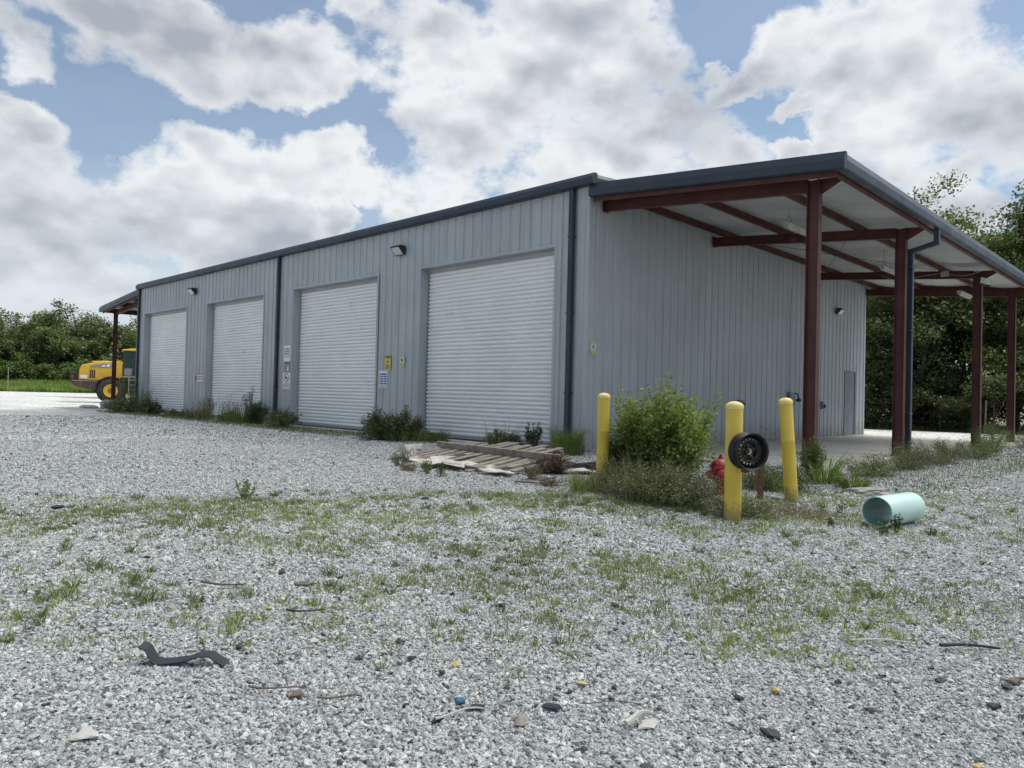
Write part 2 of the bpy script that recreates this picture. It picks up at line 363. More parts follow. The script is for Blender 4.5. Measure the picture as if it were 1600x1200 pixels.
def leaves(name, P, size, mat_, rng, parent=None, aspect=.5, upbias=.3, dirs=None, dj=.6):
    # one rhomb per leaf
    n = len(P); nd = rng.normal(size=(n, 3)); nd[:, 2] = np.abs(nd[:, 2]) + upbias; nd = norm(nd)
    d = rng.normal(size=(n, 3)) if dirs is None else dirs + rng.normal(size=(n, 3)) * dj
    d = norm(d - nd * (d * nd).sum(1, keepdims=True)); sd = np.cross(nd, d)
    L = (size * rng.uniform(.6, 1.35, n))[:, None]; W = L * aspect
    V = np.empty((n, 4, 3)); V[:, 0] = P; V[:, 1] = P + d * L * .45 + sd * W * .5; V[:, 2] = P + d * L - nd * L * .12; V[:, 3] = P + d * L * .45 - sd * W * .5
    return npmesh(name, V.reshape(-1, 3), np.arange(n * 4), np.full(n, 4), mat_, parent)
def blades(name, P, H, W, mat_, rng, parent=None, lean=.5, dirs=None):
    n = len(P); a = rng.uniform(0, 2 * PI, n); sd = np.stack([np.cos(a), np.sin(a), 0 * a], 1)
    b = rng.uniform(0, 2 * PI, n); ln = np.stack([np.cos(b), np.sin(b), 0 * b], 1) * (rng.uniform(.1, 1, n) * lean)[:, None]
    if dirs is not None: ln = dirs * lean * rng.uniform(.4, 1.1, n)[:, None]
    H = (H * rng.uniform(.5, 1.25, n))[:, None]; W = np.broadcast_to(np.asarray(W), (n,))[:, None] * np.ones((n, 1))
    z = np.array([[0, 0, 1.]])
    V = np.empty((n, 5, 3)); V[:, 0] = P - sd * W / 2; V[:, 1] = P + sd * W / 2
    mid = P + H * .55 * z + ln * H * .35
    V[:, 2] = mid + sd * W * .38; V[:, 3] = mid - sd * W * .38; V[:, 4] = P + H * (1 - .35 * np.linalg.norm(ln, axis=1, keepdims=True)) * z + ln * H
    idx = np.arange(n)[:, None] * 5
    lo = np.concatenate([idx + [0, 1, 2, 3], idx + [3, 2, 4]], 1).ravel()
    return npmesh(name, V.reshape(-1, 3), lo, np.tile([4, 3], n), mat_, parent)
def fbm2(x, y, seed=0, sc=1.):
    r = np.random.default_rng(seed); o = np.zeros_like(x, dtype=float); amp = 1.; tot = 0
    for i in range(4):
        for k in range(3):
            a = r.uniform(0, 2 * PI); ph = r.uniform(0, 6.28); f = sc * 2 ** i * r.uniform(.7, 1.3)
            o += amp * np.sin((x * math.cos(a) + y * math.sin(a)) * f + ph) / 3
        tot += amp; amp *= .55
    return o / tot
def gh(x, y):
    x = np.asarray(x, float); y = np.asarray(y, float)
    d = np.hypot(x - CAM[0], y - CAM[1])
    k = np.clip((26 - d) / 14, 0, 1)
    bx = np.maximum(np.maximum(-26 - x, x - 4.9), np.maximum(-.3 - y, y - 16)); kb = np.clip(bx / 1.5, 0, 1)
    return (fbm2(x, y, 3, .9) * .035 - .01) * k * kb
# ------------------------------------------------------------------ ground
def ground_mat():
    m, nt, p, o = newmat('gravel')
    g = N(nt, 'ShaderNodeNewGeometry'); pos = g.outputs['Position']
    v = N(nt, 'ShaderNodeTexVoronoi', i_Scale=38.); nt.links.new(pos, v.inputs['Vector'])
    hs = N(nt, 'ShaderNodeSeparateXYZ'); nt.links.new(v.outputs['Color'], hs.inputs[0])
    cr = N(nt, 'ShaderNodeValToRGB'); nt.links.new(hs.outputs[0], cr.inputs[0]); e = cr.color_ramp.elements
    e[0].position = 0; e[0].color = (.10, .105, .11, 1); e[1].position = 1; e[1].color = (.80, .81, .82, 1)
    a = e.new(.35); a.color = (.34, .35, .355, 1); a = e.new(.75); a.color = (.54, .55, .55, 1)
    c = mixc(nt, sstep(nt, v.outputs['Distance'], .35, .75, 0, .75), cr.outputs[0], (.07, .07, .075))
    v2 = N(nt, 'ShaderNodeTexVoronoi', i_Scale=14.); nt.links.new(pos, v2.inputs['Vector'])
    s2 = N(nt, 'ShaderNodeSeparateXYZ'); nt.links.new(v2.outputs['Color'], s2.inputs[0])
    c = mixc(nt, .55, c, mixc(nt, sstep(nt, s2.outputs[1], 0., 1.), (.12, .125, .13), (.74, .75, .75)))
    n = N(nt, 'ShaderNodeTexNoise', i_Scale=.35, i_Detail=7., i_Roughness=.65); nt.links.new(pos, n.inputs['Vector'])
    k = sstep(nt, n.outputs['Fac'], .3, .72, .78, 1.14)
    cm = N(nt, 'ShaderNodeVectorMath', operation='SCALE'); nt.links.new(c, cm.inputs[0]); nt.links.new(k, cm.inputs['Scale'])
    n5 = N(nt, 'ShaderNodeTexNoise', i_Scale=1.4, i_Detail=8., i_Roughness=.7); nt.links.new(pos, n5.inputs['Vector'])
    c3 = mixc(nt, sstep(nt, n5.outputs['Fac'], .52, .72, 0, .5), cm.outputs[0], (.27, .255, .22))
    # beyond the yard the ground is rough grass and leaf litter
    sx = N(nt, 'ShaderNodeSeparateXYZ'); nt.links.new(pos, sx.inputs[0]); wob = mth(nt, 'MULTIPLY', mth(nt, 'SUBTRACT', n5.outputs['Fac'], .5), 2.5)
    back = mth(nt, 'ADD', mth(nt, 'ADD', sx.outputs[1], mth(nt, 'MULTIPLY', sx.outputs[0], -.28)), wob)       # behind the building
    left = mth(nt, 'ADD', mth(nt, 'ADD', mth(nt, 'MULTIPLY', sx.outputs[0], -1.), mth(nt, 'MULTIPLY', sx.outputs[1], .5)), wob)
    fz = mth(nt, 'MAXIMUM', mth(nt, 'MULTIPLY', sstep(nt, back, 23.4, 24.2), sstep(nt, sx.outputs[0], -70., -60.)), sstep(nt, left, 109., 110.))
    v5 = N(nt, 'ShaderNodeTexNoise', i_Scale=3., i_Detail=8., i_Roughness=.7); nt.links.new(pos, v5.inputs['Vector'])
    c3 = mixc(nt, fz, c3, mixc(nt, sstep(nt, v5.outputs['Fac'], .35, .65), (.045, .06, .022), (.10, .085, .05)))
    nt.links.new(c3, p.inputs['Base Color']); p.inputs['Roughness'].default_value = .85
    b = N(nt, 'ShaderNodeBump', i_Strength=.9, i_Distance=.012); nt.links.new(mth(nt, 'SUBTRACT', 1., v.outputs['Distance']), b.inputs['Height']); nt.links.new(b.outputs[0], p.inputs['Normal'])
    return m
GRAVEL = ground_mat()
def axis_pts(c, near, far, step, grow):
    o = [0.]; s = step
    while o[-1] < far:
        if o[-1] > near: s *= grow
        o.append(o[-1] + s)
    o = np.array(o); return np.concatenate([c - o[::-1], c + o[1:]])
gx = axis_pts(5., 13, 1400, .16, 1.12); gy = axis_pts(-5., 13, 1400, .16, 1.12)
XX, YY = np.meshgrid(gx, gy); ZZ = gh(XX, YY)
nx, ny = len(gx), len(gy); ii = np.arange(nx * ny).reshape(ny, nx)
lo = np.stack([ii[:-1, :-1], ii[:-1, 1:], ii[1:, 1:], ii[1:, :-1]], -1).reshape(-1)
go = npmesh('ground', np.stack([XX, YY, ZZ], -1).reshape(-1, 3), lo, np.full((nx - 1) * (ny - 1), 4), GRAVEL)
go.data.polygons.foreach_set('use_smooth', [True] * len(go.data.polygons)); tag(go, 'grey and white crushed gravel yard around the building', kind='structure')

# gravel stones lying on the near ground
rng = np.random.default_rng(11)
def frustum_pts(n, r0, r1, pad=.06):
    r = np.sqrt(rng.uniform(r0 ** 2, r1 ** 2, n)); hf = math.atan(800 / 1152.7) + pad + .35 / r0 * .2
    a = YAW + PI / 2 + rng.uniform(-hf, hf, n)
    return CAM[0] + r * np.cos(a), CAM[1] + r * np.sin(a), r
sm, sntr, sp_, so_ = newmat('gravel_stone')
at = N(sntr, 'ShaderNodeAttribute', attribute_type='INSTANCER', attribute_name='tone')
cr = N(sntr, 'ShaderNodeValToRGB'); sntr.links.new(at.outputs['Fac'], cr.inputs[0]); e = cr.color_ramp.elements
e[0].position = 0; e[0].color = (.05, .052, .056, 1); e[1].position = 1; e[1].color = (.80, .80, .77, 1)
for q, c in ((.08, (.17, .178, .182)), (.3, (.31, .328, .335)), (.6, (.45, .468, .472)), (.85, (.60, .615, .61)), (.93, (.50, .47, .42))):
    x = e.new(q); x.color = (*c, 1)
tcs = N(sntr, 'ShaderNodeTexCoord'); nzs = N(sntr, 'ShaderNodeTexNoise', i_Scale=2.2, i_Detail=5., i_Roughness=.65); sntr.links.new(tcs.outputs['Object'], nzs.inputs['Vector'])
ks = sstep(sntr, nzs.outputs['Fac'], .3, .7, .7, 1.2); cms = N(sntr, 'ShaderNodeVectorMath', operation='SCALE'); sntr.links.new(cr.outputs[0], cms.inputs[0]); sntr.links.new(ks, cms.inputs['Scale'])
sntr.links.new(cms.outputs[0], sp_.inputs['Base Color']); sp_.inputs['Roughness'].default_value = .75
xs, ys, rs = [], [], []
for n, a, b in ((165000, 1.7, 4.0), (210000, 4.0, 7.0), (150000, 7.0, 11.0), (100000, 11.0, 17.), (120000, 17., 30.)):
    x, y, r = frustum_pts(n, a, b); xs.append(x); ys.append(y); rs.append(r)
X = np.concatenate(xs); Y = np.concatenate(ys); R_ = np.concatenate(rs)
ok = ~((X < .05) & (Y > -.15)) & ~((X < 4.85) & (X > -.1) & (Y > .1)); X, Y, R_ = X[ok], Y[ok], R_[ok]
nS = len(X)
size = np.exp(rng.normal(math.log(.0056), .34, nS)); size = np.clip(size, .0028, .0145) * (1 + .45 * np.clip((R_ - 5) / 7, 0, 1)) * (1 + .9 * np.clip((R_ - 15) / 10, 0, 1))
big = rng.random(nS) < .004; size[big] *= 1.6
patch = fbm2(X, Y, 8, 1.3)
size *= 1 + .38 * patch
tone = np.clip(rng.beta(2.1, 1.8, nS) + .08 * fbm2(X, Y, 21, .6) - .05, 0, 1)
tone[rng.random(nS) < .018] = 0.
Zs = gh(X, Y) + size * rng.uniform(-.15, .75, nS)
me = D.meshes.new('gravel_stones'); me.vertices.add(nS); me.vertices.foreach_set('co', np.stack([X, Y, Zs], 1).astype(np.float32).ravel())
def att(nm, typ, arr, fld):
    a = me.attributes.new(nm, typ, 'POINT'); a.data.foreach_set(fld, np.asarray(arr, np.float32).ravel())
att('size', 'FLOAT_VECTOR', size[:, None] * np.stack([rng.uniform(.85, 1.5, nS), rng.uniform(.7, 1.15, nS), rng.uniform(.45, .85, nS)], 1), 'vector')
att('rot', 'FLOAT_VECTOR', np.stack([rng.normal(0, .45, nS), rng.normal(0, .45, nS), rng.uniform(0, 6.28, nS)], 1), 'vector')
att('tone', 'FLOAT', tone, 'value')
vid = me.attributes.new('kind_id', 'INT', 'POINT'); vid.data.foreach_set('value', rng.integers(0, 4, nS).astype(np.int32))
stones = D.objects.new('gravel_stones', me); COL.objects.link(stones); tag(stones, 'loose crushed grey and white gravel stones of the yard', 'gravel', kind='stuff')
ng = D.node_groups.new('stones', 'GeometryNodeTree')
ng.interface.new_socket('Geometry', in_out='INPUT', socket_type='NodeSocketGeometry'); ng.interface.new_socket('Geometry', in_out='OUTPUT', socket_type='NodeSocketGeometry')
gi = ng.nodes.new('NodeGroupInput'); gg = ng.nodes.new('NodeGroupOutput'); jn = ng.nodes.new('GeometryNodeJoinGeometry')
def nat(nm, dt):
    n = ng.nodes.new('GeometryNodeInputNamedAttribute'); n.data_type = dt; n.inputs['Name'].default_value = nm; return n.outputs[0]
a_s = nat('size', 'FLOAT_VECTOR'); a_r = nat('rot', 'FLOAT_VECTOR'); a_k = nat('kind_id', 'INT')
for k in range(4):
    ico = ng.nodes.new('GeometryNodeMeshIcoSphere'); ico.inputs['Radius'].default_value = 1.; ico.inputs['Subdivisions'].default_value = 2
    nz = ng.nodes.new('ShaderNodeTexNoise'); nz.inputs['Scale'].default_value = 1.1; nz.inputs['Detail'].default_value = 1.
    ps = ng.nodes.new('GeometryNodeInputPosition'); ad = ng.nodes.new('ShaderNodeVectorMath'); ad.operation = 'ADD'; ng.links.new(ps.outputs[0], ad.inputs[0]); ad.inputs[1].default_value = (k * 7.3, k * 3.1, k)
    ng.links.new(ad.outputs[0], nz.inputs['Vector'])
    sb = ng.nodes.new('ShaderNodeVectorMath'); sb.operation = 'SUBTRACT'; ng.links.new(nz.outputs['Color'], sb.inputs[0]); sb.inputs[1].default_value = (.5, .5, .5)
    sc_ = ng.nodes.new('ShaderNodeVectorMath'); sc_.operation = 'SCALE'; ng.links.new(sb.outputs[0], sc_.inputs[0]); sc_.inputs['Scale'].default_value = 2.1
    spn = ng.nodes.new('GeometryNodeSetPosition'); ng.links.new(ico.outputs['Mesh'], spn.inputs['Geometry']); ng.links.new(sc_.outputs[0], spn.inputs['Offset'])
    smn = ng.nodes.new('GeometryNodeSetMaterial'); ng.links.new(spn.outputs[0], smn.inputs[0]); smn.inputs['Material'].default_value = sm
    eq = ng.nodes.new('FunctionNodeCompare'); eq.data_type = 'INT'; eq.operation = 'EQUAL'; ng.links.new(a_k, eq.inputs[2]); eq.inputs[3].default_value = k
    iop = ng.nodes.new('GeometryNodeInstanceOnPoints'); ng.links.new(gi.outputs[0], iop.inputs['Points']); ng.links.new(eq.outputs[0], iop.inputs['Selection'])
    ng.links.new(smn.outputs[0], iop.inputs['Instance']); ng.links.new(a_r, iop.inputs['Rotation']); ng.links.new(a_s, iop.inputs['Scale'])
    ng.links.new(iop.outputs[0], jn.inputs[0])
ng.links.new(jn.outputs[0], gg.inputs[0])
md = stones.modifiers.new('stones', 'NODES'); md.node_group = ng

# sparse grass in the gravel
n = 60000
x, y, r = frustum_pts(n, 2.6, 12.)
# band where grass grows: between the bare track in front and the bare lane on the left
along = (x - CAM[0]) * -fw[0] * -1 + (y - CAM[1]) * fw[1]
dep = (x - CAM[0]) * fw[0] + (y - CAM[1]) * fw[1]; lat = (x - CAM[0]) * rt[0] + (y - CAM[1]) * rt[1]
u = lat / dep
w = np.clip((dep - 2.7 - .25 * np.abs(u)) / 1.0, 0, 1) * np.clip((8.8 + 2.6 * np.clip(u, -1, .3) - dep) / 1.0, 0, 1)
w *= np.where(u > .35, np.clip(1 - (u - .35) * 2.2, 0.05, 1), 1)
pch = fbm2(x, y, 5, 2.2) + .6 * fbm2(x, y, 6, 6.)
w *= np.clip(pch * 2.0 + .55, .06, 1)
# the one thick patch on the right
pd = np.hypot((u - .42) / .10, (dep - 4.35) / .55); w = np.maximum(w, np.clip(1.15 - pd, 0, 1) * np.clip(pch * 3 + .75, 0, 1))
keep = rng.random(n) < w * .42; x, y = x[keep], y[keep]
nb = rng.integers(6, 20, len(x)); cx = np.repeat(x, nb) ; cy = np.repeat(y, nb); spread = np.repeat(rng.uniform(.008, .05, len(x)), nb)
cx = cx + rng.normal(size=len(cx)) * spread; cy = cy + rng.normal(size=len(cy)) * spread
hh = np.repeat(rng.uniform(.02, .062, len(x)), nb)
tag(blades('short_grass', np.stack([cx, cy, gh(cx, cy)], 1), hh, .0055, L_GRASS, rng, lean=1.5), 'sparse short green grass tufts growing through the gravel', 'grass', kind='stuff')

# scattered bigger rosettes of crabgrass
n = 1500; x, y, r = frustum_pts(n, 2.9, 11.); dep = (x - CAM[0]) * fw[0] + (y - CAM[1]) * fw[1]; lat = (x - CAM[0]) * rt[0] + (y - CAM[1]) * rt[1]; u = lat / dep
w = np.clip((dep - 2.9) / .8, 0, 1) * np.clip((9.0 + 2.4 * np.clip(u, -1, .3) - dep), 0, 1) * np.where(u > .4, np.clip(1 - (u - .4) * 3, .1, 1), 1) * np.clip(fbm2(x, y, 9, 1.6) * 1.6 + .65, .1, 1)
keep = rng.random(n) < w * .7; x, y = x[keep], y[keep]; nb = rng.integers(14, 46, len(x)); cx = np.repeat(x, nb); cy = np.repeat(y, nb)
a = rng.uniform(0, 2 * PI, len(cx)); q = np.abs(rng.normal(0, .022, len(cx))) * np.repeat(rng.uniform(.5, 1.8, len(x)), nb); dr = np.stack([np.cos(a), np.sin(a), 0 * a], 1)
cx = cx + q * np.cos(a); cy = cy + q * np.sin(a)
tag(blades('crabgrass', np.stack([cx, cy, gh(cx, cy) + .004], 1), np.repeat(rng.uniform(.035, .085, len(x)), nb), .0048, L_WEED, rng, lean=1.25, dirs=dr), 'low spreading crabgrass rosettes in the gravel', 'grass', kind='stuff')

# tall grass verge at the far left, and a low one behind the building on the right
def strip(p0, p1, wid, n, H, W, name, label, seed=0, m=L_TALL):
    r = np.random.default_rng(seed); t = r.random(n); s = r.random(n)
    p0, p1 = np.array(p0), np.array(p1); dv = p1 - p0; nn = np.array([-dv[1], dv[0]]) / np.hypot(*dv)
    P = p0 + dv * t[:, None] + nn * (s * wid)[:, None]
    hg = H * (.55 + .5 * (fbm2(P[:, 0], P[:, 1], seed, .5) + 1) / 1.0 * .9) * (.35 + .65 * s)
    return tag(blades(name, np.column_stack([P, 0 * s]), np.maximum(hg, .05), W, m, r, lean=.7), label, 'grass', kind='stuff')
strip((-108, 4), (-92, 36), 11, 52000, 1.9, .12, 'tall_grass', 'bright green tall grass verge in front of the far tree line', 3)
strip((-6, 22.2), (12, 30.5), 3.0, 12000, .42, .03, 'verge_grass', 'rough grass along the foot of the trees behind the canopy', 4, L_WEED)

# concrete slab under the canopy
b = MB(); b.box(.02, 4.75, .12, 15.7, -.1, .05)
for k in range(1, 5): pass
slab = b.build('concrete_slab', CONC, bevel=.01); tag(slab, 'pale concrete slab under the canopy', kind='structure')
b = MB(); b.box(-24.7, -.02, -.32, -.02, -.1, .022); tag(b.build('concrete_apron', CONC, bevel=.008), 'narrow concrete apron along the roller doors', kind='structure')

# the cloud that shades the yard, high above and out of the picture
def cloud():
    r = random.Random(5); b = MB(); Hc = 320.; off = SDIR * (Hc / SDIR.z)
    bm = bmesh.new()
    for i in range(16):
        for j in range(12):
            cx = -24 + 8 + i * 8 + r.uniform(-1, 1); cy = -78 + 8 + j * 8.0 + r.uniform(-1, 1)
            if cy > 15 - 9.5: cy = 15 - 9.5
            if cx < -26.5 + 9: cx = -26.5 + 9
            rad = r.uniform(8.5, 10.5)
            mt = Matrix.Translation((cx + off.x, cy + off.y, Hc + r.uniform(-3, 5))) @ Matrix.Diagonal((rad, rad, rad * .55, 1))
            bmesh.ops.create_icosphere(bm, subdivisions=2, radius=1, matrix=mt)
    me = D.meshes.new('cloud'); bm.to_mesh(me); bm.free()
    m = mat('cloud_white', (.8, .8, .8), 1., var=.02); me.materials.append(m)
    o = D.objects.new('cloud', me); COL.objects.link(o); tag(o, 'thick white cumulus cloud passing over the yard', kind='structure')
cloud()

# ------------------------------------------------------------------ the warehouse
WX0, WD, HE, SL = -24.71, 15.36, 5.30, .075
BAYS = [(-24.19, -19.71), (-17.86, -13.50), (-11.59, -7.14), (-5.32, -.89)]
HD = 4.19
house = empty('warehouse', (-12.35, 7.68, 0), 0, 'long grey ribbed steel warehouse with four white roller doors and dark blue trim', 'warehouse')
HL = Vector((-12.35, 7.68, 0))
def rib_profile(a0, a1):
    P_ = .305; pts = []
    k0 = int(math.floor(a0 / P_)) - 1; k1 = int(math.ceil(a1 / P_)) + 1
    for k in range(k0, k1):
        s = k * P_
        for dx, dp in ((0, 0), (.052, 0), (.060, -.004), (.072, -.004), (.080, 0), (.110, 0), (.118, -.004), (.130, -.004), (.138, 0), (.190, 0), (.212, -.027), (.278, -.027), (.300, 0)):
            pts.append((s + dx, dp))
    out = [(a0, 0.)] + [p for p in pts if a0 < p[0] < a1] + [(a1, 0.)]
    def at(x):
        for i in range(len(pts) - 1):
            if pts[i][0] <= x <= pts[i + 1][0]:
                t = (x - pts[i][0]) / max(1e-9, pts[i + 1][0] - pts[i][0]); return pts[i][1] * (1 - t) + pts[i + 1][1] * t
        return 0.
    out[0] = (a0, at(a0)); out[-1] = (a1, at(a1))
    return out
def ribbed(name, a0, a1, holes, top, place, parent):
    """holes: (a0,a1,z0,z1); top(a)->z ; place(a, depth, z)->(x,y,z)"""
    cuts = sorted({a0, a1} | {h[0] for h in holes} | {h[1] for h in holes}); b = MB()
    for c0, c1 in zip(cuts[:-1], cuts[1:]):
        pr = rib_profile(c0, c1); hs = [h for h in holes if h[0] <= c0 + 1e-6 and h[1] >= c1 - 1e-6]
        for (p, dp), (q, dq) in zip(pr[:-1], pr[1:]):
            if q - p < 1e-6: continue
            z0 = 0.; segs = []
            for h in hs:
                if h[2] > z0: segs.append((z0, h[2], False))
                z0 = h[3]
            segs.append((z0, None, True))
            for s0, s1, tp in segs:
                za, zb = (top(p), top(q)) if tp else (s1, s1)
                b.add([place(p, dp, s0), place(q, dq, s0), place(q, dq, zb), place(p, dp, za)], [(0, 1, 2, 3)])
    o = b.build(name, STEEL, parent)
    return o
def hp(v): return tuple(Vector(v) - HL)
# front wall faces -Y
ribbed('front_wall', WX0 + .1, -.1, [(a, c, 0, HD) for a, c in BAYS], lambda a: HE, lambda a, d, z: hp((a, -d, z)), house)
side_holes = [(13.52, 14.45, 0.05, 2.17)]
topf = lambda a: HE + SL * (a if a < WD / 2 else WD - a) - .01
ribbed('side_wall', .1, WD - .1, side_holes, topf, lambda a, d, z: hp((d, a, z)), house)
ribbed('far_side_wall', .1, WD - .1, [], topf, lambda a, d, z: hp((WX0 - d, a, z)), house)
ribbed('back_wall', WX0 + .1, -.1, [], lambda a: HE, lambda a, d, z: hp((a, WD + d, z)), house)
# corner trims
b = MB()
for (x, y) in ((0, 0), (WX0, 0), (0, WD), (WX0, WD)):
    sx = 1 if x == 0 else -1; sy = -1 if y == 0 else 1
    pr = [(x + sx * .006, y + sy * .006), (x - sx * .1, y + sy * .006), (x - sx * .1, y - sy * .03), (x - sx * .03, y - sy * .1), (x + sx * .006, y - sy * .1)]
    b.prism([(p[0] - HL.x, p[1] - HL.y) for p in pr], .005, HE - .003, axis=2)
b.each('corner_trim', TRIMG, house, bevel=.003)
# roof
b = MB()
for s in (0, 1):
    ya, yb = (-.02, WD / 2) if s == 0 else (WD / 2, WD + .02)
    za = HE + .11; zb = HE + .11 + SL * WD / 2
    if s: za, zb = zb, za
    n = int(24.7 / .305)
    for k in range(n):
        x = WX0 + k * .305; b_ = [(0, 0), (.23, 0), (.25, .032), (.285, .032), (.305, 0)]
        for (p, h0), (q, h1) in zip(b_[:-1], b_[1:]):
            b.add([hp((x + p, ya, za + h0)), hp((x + q, ya, za + h1)), hp((x + q, yb, zb + h1)), hp((x + p, yb, zb + h0))], [(0, 1, 2, 3)])
roof = b.build('roof', ROOFM, house)
# eave gutters (front/back) and rake trims: sloping upper face, upright lower face
GP = [(0, .0), (-.14, .0), (-.165, .02), (-.165, .135), (-.10, .225), (0, .225)]
b = MB(); b.prism([(p[0] - .004, HE - .02 + p[1]) for p in GP], WX0 - .18, .18, axis=0, off=(-HL.x, -HL.y, 0))
b.build('eave_gutter', NAVY, house, bevel=.004)
b = MB(); b.prism([(WD + .004 - p[0], HE - .02 + p[1]) for p in GP], WX0 - .18, .18, axis=0, off=(-HL.x, -HL.y, 0)); b.build('eave_gutter', NAVY, house)
for xs_, sg in ((.008, 1), (WX0 - .008, -1)):
    b = MB()
    for ya, yb in ((.0, WD / 2), (WD / 2, WD)):
        za = HE - .02 + SL * min(ya, WD - ya); zb = HE - .02 + SL * min(yb, WD - yb)
        n = len(GP); vs = [hp((xs_ - sg * p[0], ya, za + p[1])) for p in GP] + [hp((xs_ - sg * p[0], yb, zb + p[1])) for p in GP]
        b.add(vs, [list(range(n)), list(range(n, 2 * n))] + [[i, (i + 1) % n, n + (i + 1) % n, n + i] for i in range(n)])
    b.build('rake_trim', NAVY, house, bevel=.004)
# downspouts
for x in (-.40, -12.43, WX0 + .02):
    b = MB(); X_ = x - HL.x; Y_ = -HL.y
    w = .052
    b.box(X_ - w, X_ + w, Y_ - .115, Y_ - .02, .16, HE - .022)
    mt = Matrix.Translation((X_, Y_ - .07, .16)) @ Matrix.Rotation(math.radians(-38), 4, 'X')
    b.box(-w, w, -.045, .045, -.17, .02, mt)
    o = b.build('downspout', NAVY, house, bevel=.005)
    c = MB()
    for z in (1.15, 2.75, 4.3): c.box(X_ - w - .012, X_ + w + .012, Y_ - .121, Y_ - .004, z, z + .035)
    c.each('strap', NAVY, o)
# screw rows
b = MB()
for z in (5.15, 3.6, 2.0, .25):
    for k in range(0, 81):
        x = WX0 + .25 + k * .305 + .06
        if any(a - .12 < x < c + .12 and z < HD + .1 for a, c in BAYS) or x > -.15: continue
        b.box(x - .007, x + .007, -.009, .001, z - .007, z + .007, Matrix.Translation(-HL))
    for k in range(0, 49):
        y = .28 + k * .305 + .06
        if y > 15.2 or (13.4 < y < 14.6 and z < 2.3): continue
        b.box(-.001, .009, y - .007, y + .007, z - .007, z + .007, Matrix.Translation(-HL))
b.build('screw_heads', GALV, house)['kind'] = 'stuff'
# roller doors
def roller(i, a, c):
    rec = .27; r = random.Random(i)
    b = MB(); prof = []; z = HD + .02; pitch = .0975; nsl = int((HD - .06) / pitch)
    zz = .09; fr = []
    for k in range(nsl + 1):
        for t, d in ((.0, -.016), (.05, .004), (.20, .022), (.44, .032), (.68, .031), (.86, .018), (.94, -.016)):
            fr.append((zz + (k + t) * pitch, d))
    fr = [f for f in fr if f[0] < HD + .05]
    nx_ = 14; g = []
    for j in range(nx_ + 1):
        x = a + .045 + (c - a - .09) * j / nx_
        bow = .006 * math.sin(PI * j / nx_)
        for (z_, d) in fr:
            g.append((x - HL.x, rec - d - bow * math.sin(z_ * 1.3 + i) - HL.y, z_ ))
    m_ = len(fr); fs = [(j * m_ + k, (j + 1) * m_ + k, (j + 1) * m_ + k + 1, j * m_ + k + 1) for j in range(nx_) for k in range(m_ - 1)]
    b.add(g, fs)
    cur_ = b.build('roller_door', DOORW, house, smooth=True)
    b = MB(); b.box(a + .05 - HL.x, c - .05 - HL.x, rec - .03 - HL.y, rec + .03 - HL.y, .03, .092); b.build('bottom_bar', TRIMG, cur_, bevel=.004)
    for sx, xx in ((1, a), (-1, c)):
        b = MB(); x0 = xx + sx * .012; x1 = xx + sx * .04
        b.box(min(x0, x1) - HL.x, max(x0, x1) - HL.x, rec - .005 - HL.y, rec + .07 - HL.y, .02, HD, None); b.build('guide_rail', MDARK, cur_)
    b = MB(); b.box(a - HL.x, c - HL.x, rec + .075 - HL.y, rec + .11 - HL.y, .02, HD + .1); b.build('backing', MDARK, cur_)
    # frame trim: face flange and reveals
    f = MB()
    for sx, xx in ((-1, a), (1, c)):
        x0, x1 = sorted((xx - sx * .012, xx + sx * .055)); f.box(x0 - HL.x, x1 - HL.x, -.012 - HL.y, .003 - HL.y, .02, HD + .055)
        x0, x1 = sorted((xx - sx * .012, xx + sx * .003)); f.box(x0 - HL.x, x1 - HL.x, .003 - HL.y, rec + .12 - HL.y, .02, HD)
    f.box(a - HL.x - .012, c - HL.x + .012, -.015 - HL.y, -.000 - HL.y, HD - .012, HD + .058)
    f.box(a - HL.x + .012, c - HL.x - .012, .003 - HL.y, rec + .12 - HL.y, HD - .012, HD + .003)
    f.box(a - HL.x + .012, c - HL.x - .012, rec - .045 - HL.y, rec - .02 - HL.y, HD - .10, HD - .014)
    f.build('door_frame', TRIMG, cur_, bevel=.002)
for i, (a, c) in enumerate(BAYS): roller(i, a, c)
# man door on the side wall
b = MB(); b.box(-.035 - HL.x, .0 - HL.x, 13.56 - HL.y, 14.41 - HL.y, .06, 2.13); dr = b.build('side_door', DOORG, house, bevel=.004)
b = MB()
b.box(-.04 - HL.x, .022 - HL.x, 13.50 - HL.y, 13.56 - HL.y, .055, 2.19); b.box(-.04 - HL.x, .022 - HL.x, 14.41 - HL.y, 14.47 - HL.y, .055, 2.19); b.box(-.04 - HL.x, .020 - HL.x, 13.56 - HL.y, 14.41 - HL.y, 2.13, 2.19)
b.build('door_frame', DOORG, dr)
b = MB(); b.tube([hp((0, 13.66, 1.02)), hp((.055, 13.66, 1.02)), hp((.055, 13.78, 1.02))], .011); b.box(-.0 - HL.x, .008 - HL.x, 13.63 - HL.y, 13.69 - HL.y, .96, 1.08); b.build('handle', GALV, dr)
b = MB(); b.box(.0 - HL.x, .05 - HL.x, 13.45 - HL.y, 14.5 - HL.y, .051, .062); b.build('threshold', GALV, dr)
